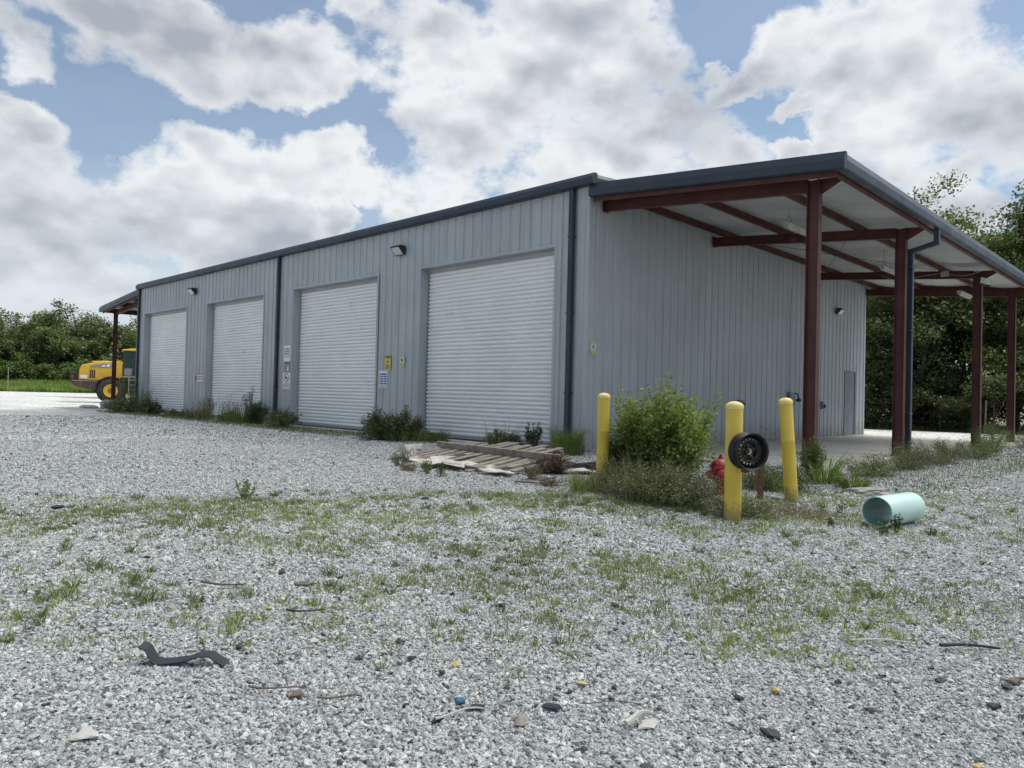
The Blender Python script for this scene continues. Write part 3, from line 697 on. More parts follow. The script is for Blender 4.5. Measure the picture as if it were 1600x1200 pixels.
# ------------------------------------------------------------------ canopies
SLP = .085
def canopy(xw, sg, W, OH, label, name='canopy', spout=True):
    """xw: wall plane, sg: +1 outwards to +X; W column line; OH overall width"""
    base = Vector((xw + sg * W / 2, 7.9, 0)); E_ = empty(name, base, 0, label, 'canopy')
    def Q(d, y, z): return (xw + sg * d - base.x, y - base.y, z)
    def bx(b, d0, d1, y0, y1, z0, z1):
        p = Q(d0, y0, z0); q = Q(d1, y1, z1); b.box(min(p[0], q[0]), max(p[0], q[0]), p[1], q[1], z0, z1)
    ys = [.46, 4.84, 11.14, 15.36]
    for y in ys:
        b = MB(); ct = 4.865 + .215 - SLP * W - .012
        b.ibeam(Q(W, y, .06), Q(W, y, ct), .20, .14, .012, (0, 1, 0))
        b.add([Q(W - .12, y - .1, .05), Q(W + .12, y - .1, .05), Q(W + .12, y + .1, .05), Q(W - .12, y + .1, .05), Q(W - .12, y - .1, .066), Q(W + .12, y - .1, .066), Q(W + .12, y + .1, .066), Q(W - .12, y + .1, .066)],
              [(0, 1, 2, 3), (4, 5, 6, 7), (0, 1, 5, 4), (1, 2, 6, 5), (2, 3, 7, 6), (3, 0, 4, 7)])
        col = b.build('column', RED, E_)
        b = MB()
        for dy in (-.05, .05):
            p = Q(W - .05, y + dy, ct - .10); b.tube([p, (p[0], p[1] - .012, p[2])], .012, 6)
        # outer gusset that carries the eave strut
        g = [Q(W + .101, y - .006, ct), Q(OH - .22, y - .006, ct - .02), Q(OH - .22, y - .006, ct - .06), Q(W + .101, y - .006, ct - .26)]
        g2 = [(p[0], p[1] + .012, p[2]) for p in g]; b.add(g + g2, [(0, 1, 2, 3), (4, 5, 6, 7), (0, 1, 5, 4), (1, 2, 6, 5), (2, 3, 7, 6), (3, 0, 4, 7)])
        b.build('bracket', RED, col)
        b = MB(); d0, d1 = .05, W - .102
        b.ibeam(Q(d0, y, 4.97 - SLP * d0), Q(d1, y, 4.97 - SLP * d1), .21, .11, .011, (0, 1, 0))
        bx(b, .035, .05, y - .08, y + .08, 4.84, 5.10)
        b.build('beam', RED, E_)
    # purlins (C sections) along the roof
    for d in (.30, 1.68, 3.35):
        b = MB(); zt = 5.262 - SLP * d; zb = 5.082 - SLP * d
        bx(b, d - .003, d + .003, .02, 15.75, zb, zt); bx(b, d + .004, d + .065, .02, 15.75, zb, zb + .006); bx(b, d - .065, d - .004, .02, 15.75, zt - .006, zt)
        b.build('purlin', RED, E_)
    b = MB(); d = OH - .20; zt = 5.262 - SLP * d; bx(b, d - .004, d + .004, .02, 15.75, zt - .235, zt); bx(b, d - .07, d - .0045, .02, 15.75, zt - .235, zt - .228)
    b.build('eave_strut', RED, E_)
    # end channel under the rake trim
    for y0 in (.02, 15.72):
        b = MB(); a = [Q(.06, y0, 5.262 - SLP * .06), Q(OH - .205, y0, 5.262 - SLP * (OH - .205)), Q(OH - .205, y0, 4.975 - SLP * (OH - .205)), Q(.06, y0, 4.975 - SLP * .06)]
        c = [(p[0], p[1] + .02, p[2]) for p in a]; b.add(a + c, [(0, 1, 2, 3), (4, 5, 6, 7), (0, 1, 5, 4), (1, 2, 6, 5), (2, 3, 7, 6), (3, 0, 4, 7)])
        b.build('end_channel', RED, E_)
    # sagging insulation between purlins
    rr = np.random.default_rng(3)
    b = MB(); bays = [.06, .30, 1.68, 3.35, OH - .2]
    for d0, d1 in zip(bays[:-1], bays[1:]):
        nd, ny_ = 9, 150; vs = []
        for j in range(ny_ + 1):
            y = .05 + 15.65 * j / ny_
            fold = .5 + .5 * math.sin(y * 4.3 + 1.3 * math.sin(y * 1.1) + d0)
            f2 = math.sin(y * 7.1 + 2 * math.sin(y * 1.9 + d0))
            for i in range(nd + 1):
                t = i / nd; d = d0 + .004 + (d1 - d0 - .008) * t; s = math.sin(PI * t)
                z = 5.262 - SLP * d - .004 - s * (.02 + .06 * fold + .03 * f2) * min(1, (d1 - d0))
                vs.append(Q(d, y, z))
        b.add(vs, [(j * (nd + 1) + i, j * (nd + 1) + i + 1, (j + 1) * (nd + 1) + i + 1, (j + 1) * (nd + 1) + i) for j in range(ny_) for i in range(nd)])
    b.build('insulation', INSUL, E_, smooth=True)
    # roof sheet
    b = MB(); n = int(15.8 / .305); vs = []
    for k in range(n):
        y = -.02 + k * .305
        for (p, h0), (q, h1) in zip([(0, 0), (.23, 0), (.25, .032), (.285, .032)], [(.23, 0), (.25, .032), (.285, .032), (.305, 0)]):
            z0 = 5.272; z1 = 5.272 - SLP * (OH - .14)
            b.add([Q(.04, y + p, z0 + h0), Q(OH - .14, y + p, z1 + h0), Q(OH - .14, y + q, z1 + h1), Q(.04, y + q, z0 + h1)], [(0, 1, 2, 3)])
    b.build('roof_sheet', ROOFM, E_)
    # rake trims (front and back) and gutter
    for s, y0 in ((-1, .015), (1, 15.76)):
        prof = [(0, -.215), (-.10, -.215), (-.12, -.20), (-.12, -.07), (-.06, .062), (0, .062)]; b = MB()
        n = len(prof); vs = []
        for d in (.035, OH - .018):
            vs += [Q(d, y0 - s * p[0], 5.272 - SLP * d + p[1]) for p in prof]
        b.add(vs, [list(range(n)), list(range(n, 2 * n))] + [[i, (i + 1) % n, n + (i + 1) % n, n + i] for i in range(n)])
        b.build('rake_trim', NAVY, E_, bevel=.004)
    zt = 5.272 - SLP * OH
    prof = [(OH - .17, -.205), (OH - .04, -.205), (OH - .018, -.19), (OH - .018, -.065), (OH - .08, .075), (OH - .17, .075)]
    b = MB(); pp = [(xw + sg * p[0] - base.x, zt + p[1] + .003) for p in prof]; b.prism(pp, .016, 15.758, axis=1, off=(0, -base.y, 0)); b.build('gutter', NAVY, E_, bevel=.004)
    if spout:
        y = 5.06; w = .05
        b = MB(); x = OH - .10
        bx(b, x - w, x + w, y - w, y + w, zt - .52, zt - .20)
        # offset back to the column, then down beside it
        A = Vector(Q(x, y, zt - .48)); B = Vector(Q(W + .12, y, zt - .60))
        dv = B - A; ang = math.atan2(dv.z, dv.x)
        mt = Matrix.Translation(A) @ Matrix.Rotation(-ang, 4, 'Y'); b.box(-w, dv.length + w, -w * .96, w * .96, -w * .96, w * .96, mt)
        bx(b, W + .12 - w, W + .12 + w, y - w * 1.01, y + w * 1.01, .12, zt - .58)
        o = b.build('downspout', NAVY, E_, bevel=.005)
        c = MB()
        for z in (.9, 2.6, 3.9): bx(c, W + .12 - w - .012, W + .12 + w + .012, y - w - .08, y + w + .012, z, z + .035)
        c.each('strap', NAVY, o)
    return E_
can = canopy(0, 1, 4.28, 4.97, 'open lean-to canopy with dark red steel columns on the right side of the warehouse')
canopy(WX0, -1, 4.62, 5.3, 'lean-to canopy with red columns on the far left end of the warehouse', spout=False)
# loose cable clipped along the third beam of the near canopy
b = MB(); b.tube([(3.5 + .1 * k, 11.06 - .02 * k, 4.73 - .10 * math.sin(k / 9 * PI) - .0085 * k) for k in range(10)], .008, 5)
b.tube([(1.9, 11.05, 4.80), (2.4, 11.02, 4.55), (2.9, 11.03, 4.68), (3.5, 11.06, 4.73)], .008, 5)
tag(b.build('cable', GALV), 'thin grey cable sagging from the third canopy beam', 'cable')
b = MB(); b.box(3.42, 3.62, 11.0, 11.07, 4.62, 4.76); tag(b.build('junction_box', GALV, bevel=.005), 'small grey junction box on the third canopy beam', 'electrical box')
# diagonal rod bracing in the roof
b = MB(); b.tube([(.3, 4.9, 5.05), (3.3, 11.0, 4.80)], .007, 5); b.tube([(.3, 11.0, 5.05), (3.3, 4.9, 4.80)], .007, 5); 
for o in b.each('brace_rod', MDARK, can): o.location = -can.location

def shop_light(x, y, z, label):
    t = empty('hanging_light', (x, y, z), 0, label, 'hanging light', 'shop lights hanging under the canopy')
    b = MB(); b.prism([(-.07, .03), (-.055, -.03), (.055, -.03), (.07, .03), (.05, .06), (-.05, .06)], -.6, .6, axis=1); b.build('fixture', DULLW, t, bevel=.004)
    b = MB(); b.prism([(-.052, -.031), (-.035, -.065), (.035, -.065), (.052, -.031)], -.56, .56, axis=1); b.build('diffuser', DULLW, t, bevel=.004)
    b = MB(); zr = 5.2 - SLP * x - z
    for yy in (-.45, .45): b.tube([(-.06, yy, .06), (0, yy, .2), (0, yy, zr)], .004, 5); b.tube([(.06, yy, .06), (0, yy, .2)], .004, 5)
    b.each('hanger_wire', MDARK, t)
shop_light(2.86, 3.15, 4.58, 'white tube light hanging beside the nearest red column')
shop_light(2.90, 8.55, 4.50, 'white tube light hanging between the second and third canopy beams')
shop_light(3.52, 13.1, 4.36, 'tilted white tube light hanging near the farthest canopy column')

def wall_pack(loc, rz, label, sc=1.):
    t = empty('wall_light', loc, rz, label, 'wall light', 'black wall lights on the warehouse')
    b = MB(); b.prism([(0, .11), (-.17, .11), (-.215, .075), (-.215, .055), (-.05, -.12), (0, -.12)], -.19, .19, axis=0); h = b.build('housing', BLACK, t, bevel=.008)
    b = MB(); b.prism([(-.206, .050), (-.212, .044), (-.062, -.115), (-.056, -.109)], -.155, .155, axis=0); b.build('lens', LENS, t)
    b = MB(); b.box(-.05, .05, -.012, .03, -.05, .05); b.build('bracket', BLACK, t)
    t.scale = (sc,) * 3
wall_pack((-6.10, -.045, 4.72), 0, 'black wedge wall light on the front between the two nearest roller doors')
wall_pack((-18.93, -.045, 4.72), 0, 'black wedge wall light on the front between the two farthest roller doors')
wall_pack((.045, 12.72, 4.05), PI / 2, 'black wall light above the side door under the canopy', .85)
# flood light at the third column
t = empty('flood_light', (4.48, 11.0, 4.40), 0, 'white faced flood light on the third red canopy column', 'flood light')
mt = Matrix.Rotation(math.radians(-28), 4, 'X') @ Matrix.Rotation(math.radians(35), 4, 'Z')
b = MB(); b.box(-.14, .14, -.0, .07, -.10, .10, mt); b.build('housing', BLACK, t, bevel=.01)
b = MB(); b.box(-.125, .125, -.012, -.001, -.088, .088, mt); b.build('lens', LENS, t)
b = MB(); b.tube([(-.11, .06, 0), (0, .10, 0), (0, .05, .05)], .012, 6); b.build('bracket', BLACK, t)

# ------------------------------------------------------------------ signs on the walls
def sign(loc, rz, w, h, m, label, bits=(), cat='sign', group=None, name='wall_sign'):
    """bits: (x0,x1,z0,z1,mat) in 0..1 of the plate"""
    t = empty(name, loc, rz, label, cat, group)
    b = MB(); b.box(-w / 2, w / 2, -.008, 0, -h / 2, h / 2); b.build('plate', m, t, bevel=.002)
    by = {}
    for q in bits: by.setdefault(q[4].name, []).append(q)
    for k, l in by.items():
        b = MB()
        for q in l: b.box(-w / 2 + q[0] * w, -w / 2 + q[1] * w, -.0105, -.0085, -h / 2 + q[2] * h, -h / 2 + q[3] * h)
        (b.build if len(l) > 3 else b.each)('lettering' if k in ('sign_black', 'sign_red', 'sign_green') else 'panel', MATS[k], t)
    return t
def lines(z0, z1, n, m, x0=.1, x1=.9, seed=0):
    r = random.Random(seed); out = []; st = (z1 - z0) / n
    for i in range(n):
        z = z0 + i * st; x = x0
        while x < x1 - .06:
            w = min(r.uniform(.07, .2), x1 - x); out.append((x, x + w, z + st * .2, z + st * .7, m)); x += w + .035
    return out
fy = -.012
sign((-11.84, fy, 2.29), 0, .40, .34, SIGNW, 'white notice sign with small text, topmost of the signs by the middle downspout', lines(.12, .8, 5, SIGNK, seed=1))
sign((-11.84, fy, 2.03), 0, .40, .13, SIGNW, 'narrow blank white sign strip just under the white notice sign')
sign((-11.84, fy, 1.78), 0, .32, .33, TRIMG, 'faded grey and green sign above the red prohibition sign', [(.1, .9, .86, .97, SIGNK)] + lines(.5, .8, 2, SIGNK, .3, .8, 2) + lines(.05, .45, 3, SIGNG, .08, .55, 3) + [(.62, .86, .2, .7, SIGNW)])
s_ = sign((-11.84, fy, 1.37), 0, .42, .50, SIGNW, 'white prohibition sign with a red circle and slash', lines(.06, .34, 3, SIGNR, .08, .92, 4))
b = MB()
for k in range(28):
    a0, a1 = 2 * PI * k / 28, 2 * PI * (k + 1) / 28
    P4 = [(.115 * math.cos(a0), .09 + .115 * math.sin(a0)), (.115 * math.cos(a1), .09 + .115 * math.sin(a1)), (.145 * math.cos(a1), .09 + .145 * math.sin(a1)), (.145 * math.cos(a0), .09 + .145 * math.sin(a0))]
    b.prism(P4, -.0115, -.0085, axis=1)
b.box(-.012, .012, -.0115, -.0086, -.118, .118, Matrix.Translation((0, 0, .09)) @ Matrix.Rotation(math.radians(-45), 4, 'Y'))
b.build('symbol', SIGNR, s_)
b = MB(); b.prism([(-.07, .05), (.06, .05), (.08, .09), (.02, .13), (-.05, .12)], -.0105, -.0087, axis=1); b.build('pictogram', SIGNK, s_)
# yellow warning sign, PPE board and small yellow tag
s_ = sign((-6.58, fy, 1.86), 0, .25, .38, SIGNY, 'yellow caution sign with a black header between the two nearest doors', [(.04, .96, .80, .97, SIGNK)] + lines(.07, .38, 4, SIGNK, .12, .88, 7))
b = MB(); b.prism([(-.04, -.0), (.04, .0), (.0, .085)], -.0105, -.0085, axis=1); b.build('symbol', SIGNK, s_)
cu = D.curves.new('caution_word', 'FONT'); cu.body = 'CAUTION'; cu.size = .055; cu.align_x = 'CENTER'; cu.align_y = 'CENTER'; cu.extrude = .0006; cu.materials.append(SIGNY)
o = D.objects.new('lettering', cu); COL.objects.link(o); o.parent = s_; o.location = (0, -.0118, .148); o.rotation_euler = (PI / 2, 0, 0)
bits = []
for k in range(5):
    z = .76 - k * .135
    bits += [(.07, .18, z, z + .095, SIGNB)] + ([(.22, .93, z, z + .09, SIGNB)] if k == 0 else [(.22, .54, z, z + .085, SIGNB), (.60, .93, z, z + .085, SIGNB)])
s_ = sign((-6.76, fy, 1.42), 0, .37, .46, SIGNW, 'white safety board with rows of blue boxes below the yellow caution sign', bits + lines(.03, .17, 2, SIGNK, .1, .9, 9))
def small_tag(loc, rz, label):
    s_ = sign(loc, rz, .19, .27, SIGNP, label, [(.12, .88, .32, .80, SIGNW), (.3, .7, .5, .74, SIGNK)] + lines(.34, .46, 2, SIGNK, .2, .8, 12) + lines(.06, .26, 2, SIGNY, .1, .9, 13), group='small pale yellow warning tags')
small_tag((-5.97, fy, 1.88), 0, 'small pale yellow warning tag on the front wall right of the caution sign')
small_tag((-fy, .19, 2.07), PI / 2, 'small pale yellow warning tag on the side wall near the corner')
s_ = sign((-18.38, fy, 1.47), 0, .78, .30, SIGNW, 'white sign with a dark top band between the two farthest roller doors', [(.02, .98, .84, .97, SIGNR), (.03, .36, .06, .78, TRIMG)] + lines(.15, .75, 3, SIGNK, .42, .95, 15) + lines(.1, .7, 3, SIGNK, .06, .33, 16))
# ------------------------------------------------------------------ electrical bits on the side wall
t = empty('outlet_box', (.0, 9.30, 1.22), 0, 'grey electrical box with a dangling plug on the side wall beside the leaning bollard', 'electrical box')
b = MB(); b.box(.006, .11, -.13, .13, -.19, .17); b.build('enclosure', GREYM, t, bevel=.01)
b = MB(); b.tube([(.06, .14, .12), (.14, .24, .14), (.16, .30, .02), (.13, .36, -.02)], .022, 8); b.box(.08, .18, .32, .44, -.10, -.02); b.build('plug', BLACK, t, bevel=.006)
b = MB(); b.tube([(.03, -.02, -.19), (.03, -.02, -1.15)], .016, 8); b.tube([(.03, .0, .17), (.03, .0, 3.2)], .014, 8); b.build('conduit', GALV, t)
t = empty('outlet_box', (.0, 6.32, 1.02), 0, 'small dark outlet box low on the side wall between two bollards', 'electrical box')
b = MB(); b.box(.006, .10, -.11, .09, -.10, .10); b.build('enclosure', GREYM, t, bevel=.01); b = MB(); b.prism([(-.10, .04), (.10, .04), (.12, -.05), (-.12, -.05)], .101, .13, axis=0); b.build('cover', MDARK, t, bevel=.004)
t = empty('outlet_box', (.0, 11.65, 1.03), 0, 'small outlet box on the side wall half hidden behind the nearest red column', 'electrical box')
b = MB(); b.box(.006, .09, -.08, .08, -.12, .12); b.build('enclosure', GREYM, t, bevel=.01); b = MB(); b.box(.091, .13, -.05, .05, -.08, .02); b.build('cover', MDARK, t, bevel=.004)
b = MB(); b.box(-.45, -.38, -.11, -.06, 0, 0); 
t = empty('meter_box', (-.62, -.0, .30), 0, 'small grey junction box low on the front wall left of the corner downspout', 'electrical box')
b = MB(); b.box(-.06, .06, -.09, -.002, -.09, .09); b.build('enclosure', GALV, t, bevel=.008); b = MB(); b.tube([(0, -.04, -.09), (0, -.04, -.3)], .018, 8); b.build('conduit', GALV, t)

# ------------------------------------------------------------------ bollards, wheel, hydrant, stake, pipe
def bollard(x, y, h, r, lean, label, seed=0):
    t = empty('bollard', (x, y, float(gh(x, y)) - .03), 0, label, 'bollard', 'yellow bollards guarding the hydrant')
    t.rotation_euler = lean
    b = MB(); b.lathe([(r, 0), (r, h - .16 - .31), (r + .0015, h - .465), (r + .0015, h - .46), (r, h - .455), (r, h - .045)], 28); b.build('post', YEL, t, smooth=True)
    b = MB(); pr = [(r + .004, h - .06), (r + .005, h - .035)] + [((r + .004) * math.cos(a), h - .035 + .045 * math.sin(a)) for a in (.25, .5, .75, 1.0, 1.25, 1.45)] + [(0.0001, h + .010)]
    b.lathe(pr, 28); b.build('cap', YCAP, t, smooth=True)
    return t
bollard(3.60, -4.12, 1.17, .075, (0, 0, 0), 'upright yellow bollard left of the green bush')
bollard(5.88, -5.13, 1.115, .078, (0, 0, .6), 'yellow bollard with the black wheel rim fixed to its side')
bollard(5.70, -3.44, 1.165, .073, (math.radians(-1.5), math.radians(-4.2), 1.), 'leaning yellow bollard nearest the red canopy column')
bollard(3.52, -2.25, 1.06, .075, (0, 0, 2.), 'yellow bollard hidden behind the green bush')

t = empty('black_wheel', (6.05, -5.19, .628), 0, 'black steel wheel rim fixed to the side of a yellow bollard', 'wheel')
ax = (Vector((.80, -.42, -.03))).normalized(); t.rotation_euler = ax.to_track_quat('Z', 'Y').to_euler(); t.scale = (.94, .94, .68)
R0 = .178
b = MB(); b.lathe([(R0 * .97, -.085), (R0, -.09), (R0, -.078), (R0 * .93, -.066), (R0 * .93, -.045), (R0 * .85, -.03), (R0 * .85, .03), (R0 * .93, .05), (R0 * .93, .085), (R0 * 1.0, .095), (R0 * 1.02, .108), (R0 * .985, .110), (R0 * .91, .095), (R0 * .90, .05), (R0 * .82, .03), (R0 * .82, -.03), (R0 * .90, -.05), (R0 * .90, -.08)], 44, close=True)
b.build('barrel', BLACKM, t, smooth=True)
b = MB(); # disc with slots
def ring(r0, z0, r1, z1, n=40, skip=None):
    for k in range(n):
        if skip and skip(k): continue
        a0, a1 = 2 * PI * k / n, 2 * PI * (k + 1) / n
        b.add([(r0 * math.cos(a0), r0 * math.sin(a0), z0), (r0 * math.cos(a1), r0 * math.sin(a1), z0), (r1 * math.cos(a1), r1 * math.sin(a1), z1), (r1 * math.cos(a0), r1 * math.sin(a0), z1)], [(0, 1, 2, 3)])
ring(R0 * .83, .015, R0 * .74, .048); ring(R0 * .74, .048, R0 * .62, .050, skip=lambda k: k % 2 == 0); ring(R0 * .62, .050, R0 * .50, .045); ring(R0 * .50, .045, R0 * .44, .012); ring(R0 * .44, .012, R0 * .26, .010, skip=lambda k: k % 8 == 2); ring(R0 * .26, .010, R0 * .20, .03)
o = b.build('disc', BLACKM, t, smooth=True); sd_ = o.modifiers.new('s', 'SOLIDIFY'); sd_.thickness = .004
b = MB()
for k in range(5):
    a = 2 * PI * k / 5 + .3; b.tube([(R0 * .35 * math.cos(a), R0 * .35 * math.sin(a), .008), (R0 * .35 * math.cos(a), R0 * .35 * math.sin(a), .026)], .010, 6)
b.each('lug_nut', RUST, t)
b = MB(); b.box(-.03, .03, -R0 - .03, -R0 + .012, -.075, -.01); b.tube([(0, 0, -.02), (0, 0, -.10)], .03, 10); b.each('mount', RUST, t)
b = MB(); b.box(-.03, .03, -.009, -.001, 0, .62); b.box(-.03, -.024, 0, .028, 0, .62); b.box(.024, .03, 0, .028, 0, .62)
o = b.build('steel_stake', RUST, bevel=.002, loc=(5.42, -3.62, -.03)); o.rotation_euler = (0, math.radians(1.5), .75); tag(o, 'rusty steel channel stake standing behind the wheel rim', 'stake')

t = empty('fire_hydrant', (4.93, -3.62, -.02), 0.5, 'small red fire hydrant behind the bollard with the wheel rim', 'fire hydrant')
b = MB(); b.lathe([(.115, 0), (.115, .02), (.085, .03), (.085, .17), (.10, .19), (.125, .195), (.125, .225), (.105, .235), (.100, .25), (.105, .30), (.125, .31), (.125, .335), (.11, .34)], 28); b.build('barrel', HYD, t, smooth=True)
b = MB(); b.lathe([(.112, .341), (.108, .36), (.095, .385), (.07, .41), (.04, .425), (.028, .43), (.028, .45), (.018, .452), (.018, .475), (.0001, .476)], 28); b.build('bonnet', HYD, t, smooth=True)
for a, L, rr_ in ((-.9, .085, .062), (.68, .06, .045), (-2.5, .06, .045)):
    mt = Matrix.Rotation(a - .5, 4, 'Z') @ Matrix.Translation((.085, 0, .245)) @ Matrix.Rotation(PI / 2, 4, 'Y')
    b = MB(); b.lathe([(rr_ * .8, 0), (rr_ * .8, L * .4), (rr_ * 1.12, L * .42), (rr_ * 1.12, L * .95), (rr_ * .9, L * 1.1), (rr_ * .35, L * 1.15), (rr_ * .3, L * 1.5), (.0001, L * 1.51)], 20, mt); b.build('outlet_cap', HYD, t, smooth=True)
b = MB()
for k in range(8):
    a = 2 * PI * k / 8; b.tube([(.116 * math.cos(a), .116 * math.sin(a), .19), (.116 * math.cos(a), .116 * math.sin(a), .24)], .008, 6); b.tube([(.118 * math.cos(a + .3), .118 * math.sin(a + .3), .30), (.118 * math.cos(a + .3), .118 * math.sin(a + .3), .35)], .008, 6)
b.each('flange_bolt', HYD, t)

# pale green pipe lying on the gravel
R1 = .137; A = Vector((6.93, -4.50, 0)); B_ = Vector((7.03, -3.70, 0))
dv = (B_ - A); t = empty('drain_pipe', (A.x, A.y, float(gh(A.x, A.y)) + .01), math.atan2(dv.y, dv.x), 'short length of pale green plastic pipe lying on the gravel', 'pipe')
mt = Matrix.Translation((0, 0, R1)) @ Matrix.Rotation(PI / 2, 4, 'Y')
b = MB(); b.lathe([(R1 - .008, 0), (R1 - .001, -.001), (R1, .002), (R1, .66), (R1 - .008, .661)], 56, mt)
b.v = b.v; b.f = [f for f in b.f if len(f) == 4]; b.build('pipe_wall', PIPEM, t, smooth=True)
b = MB(); b.lathe([(R1 - .0085, 0.002), (R1 - .0085, .659)], 56, mt); b.f = [f for f in b.f if len(f) == 4]; b.build('pipe_shaded_inside', PIPESHADE, t, smooth=True)  # inner skin added to carry the painted shade of the bore

# ------------------------------------------------------------------ pallet pile
t = empty('broken_pallet', (.95, -3.42, .15), 0, 'grey weathered broken pallet lying in front of the nearest roller door', 'pallet')
t.rotation_euler = (math.radians(8.5), 0, math.radians(-5.5))
rp = random.Random(4)
for k in range(13):
    b = MB(); x = -1.36 + k * .226 + rp.uniform(-.012, .012); L0 = -.92 + rp.uniform(-.12, .12); L1 = .82 + rp.uniform(-.16, .1)
    if k in (3, 4): L0 = -.3 + rp.uniform(-.1, .1)
    if k > 9: L1 = .35 + rp.uniform(-.2, .1); L0 = -.62 + rp.uniform(-.2, .2)
    if k < 3: L1 = .55
    mt = Matrix.Translation((x, 0, rp.uniform(-.004, .006))) @ Matrix.Rotation(rp.uniform(-.10, .10), 4, 'Z')
    b.box(-.066, .068, L0, L1, 0, .02, mt); b.build('slat', WOODG, t, bevel=.002)
for y, x0, x1, z, rz in ((.0, -1.52, 1.50, .072, .0), (-.9, -.62, .82, .002, .02), (.75, -.7, .8, -.055, -.03)):
    b = MB(); b.box(x0, x1, -.024, .024, -.048, .048, Matrix.Translation((0, y, z)) @ Matrix.Rotation(rz, 4, 'Z')); b.build('stringer', WOODG, t, bevel=.003)
def crumple(loc, w, h, amp, seed, m, label, rz=0, curl=0., name='torn_sheet', th=.006):
    n = 26; b = MB(); vs = []
    r = np.random.default_rng(seed)
    for j in range(n + 1):
        for i in range(n + 1):
            u_, v_ = i / n - .5, j / n - .5
            x = w * u_ * (1 + .14 * math.sin(7 * v_ + seed)); y = h * v_ * (1 + .18 * math.sin(8 * u_ + seed * 2))
            z = .03 + amp * (float(fbm2(np.array(x), np.array(y), seed, 7.)) * .8 + .5)
            if curl: e_ = max(0, -u_ - .18); z += curl * math.sin(min(e_ * 9, 2.6)); x += e_ * w * .9
            vs.append((x, y, max(z, .012)))
    b.add(vs, [(j * (n + 1) + i, j * (n + 1) + i + 1, (j + 1) * (n + 1) + i + 1, (j + 1) * (n + 1) + i) for j in range(n) for i in range(n)])
    o = b.build(name, m, smooth=True, loc=loc); o.rotation_euler = (0, 0, rz); s = o.modifiers.new('s', 'SOLIDIFY'); s.thickness = th
    return tag(o, label, 'sheet')
crumple((-.25, -3.85, 0), 1.1, .6, .06, 2, SHEETW, 'curled dirty white sheet at the left end of the broken pallet', .45, .17)
crumple((.75, -4.35, 0), 1.3, .55, .10, 5, SHEETW, 'crumpled white sheet lying below the lower board of the pallet', .12, .03)
crumple((1.95, -4.38, 0), .85, .34, .05, 7, SHEETW, 'torn pale sheet at the right foot of the broken pallet', -.35, .04)
crumple((2.55, -3.45, 0), 1.0, .35, .06, 9, SHEETW, 'ragged white strip between the pallet and the black hose', .9, .02)
crumple((.2, -2.9, .02), .9, .6, .05, 12, WOODG, 'grey warped board piece showing behind the pallet slats', .3, .0)
b = MB(); pts = []
for k in range(46):
    a = k * .42; r_ = .26 + .05 * math.sin(k * .9); pts.append((2.42 + r_ * 1.3 * math.cos(a) + .012 * k, -3.02 + r_ * .6 * math.sin(a), .05 + .0022 * k + .01 * math.sin(k * 1.3)))
b.tube(pts, .019, 8); tag(b.build('hose', BLACK, smooth=True), 'tangled black hose beside the pallet near the corner downspout', 'hose')
b = MB(); b.box(-1.0, .55, -.05, .05, 0, .03, Matrix.Rotation(.04, 4, 'Y')); o = b.build('plank', WOODG, loc=(2.1, -2.75, .06), bevel=.003); o.rotation_euler = (0, 0, -.35); tag(o, 'loose grey plank behind the right end of the pallet', 'plank')

# ------------------------------------------------------------------ scrap on the ground
def strip_piece(name, loc, rz, pts, w, th, m, label, group=None, cat='scrap', taper=0):
    b = MB(); vs = []
    for i, (x, z) in enumerate(pts):
        ww = w * (1 - taper * i / max(1, len(pts) - 1))
        vs += [(x, -ww / 2, z), (x, ww / 2, z + .004)]
    b.add(vs, [(2 * i, 2 * i + 1, 2 * i + 3, 2 * i + 2) for i in range(len(pts) - 1)])
    z0 = float(gh(loc[0], loc[1])); o = b.build(name, m, loc=(loc[0], loc[1], z0 + .012)); o.rotation_euler = (0, 0, rz)
    s = o.modifiers.new('s', 'SOLIDIFY'); s.thickness = th; s.offset = 1
    return tag(o, label, cat, group)
WA = math.atan2(rt[1], rt[0])
strip_piece('trim_piece', (6.30, -10.26), WA, [(-.175, .066), (-.148, .054), (-.118, .004), (-.085, .002), (.0, .014), (.055, .034), (.095, .036), (.130, .014), (.155, .0)], .058, .004, SLATE, 'bent black plastic trim strip lying on the gravel in the foreground', cat='trim strip')
rg = random.Random(8)
def chip(px_, py_, s, m, label, group=None, name='scrap_piece', flat=.25, elong=1.5, rz=None):
    bm = bmesh.new(); bmesh.ops.create_icosphere(bm, subdivisions=2, radius=1)
    sd = rg.random() * 50
    for v in bm.verts:
        v.co = v.co * (1 + .35 * math.sin(v.co.x * 3 + sd) * math.cos(v.co.y * 4 + sd * 1.7) + rg.uniform(-.08, .08))
        v.co.x *= s * elong; v.co.y *= s; v.co.z *= s * flat
    me = D.meshes.new(name); bm.to_mesh(me); bm.free(); me.materials.append(m)
    o = D.objects.new(name, me); COL.objects.link(o); o.location = (px_, py_, float(gh(px_, py_)) + .014 + s * flat * .3); o.rotation_euler = (rg.uniform(-.15, .15), rg.uniform(-.15, .15), rg.uniform(0, 6) if rz is None else rz)
    return tag(o, label, 'scrap', group)
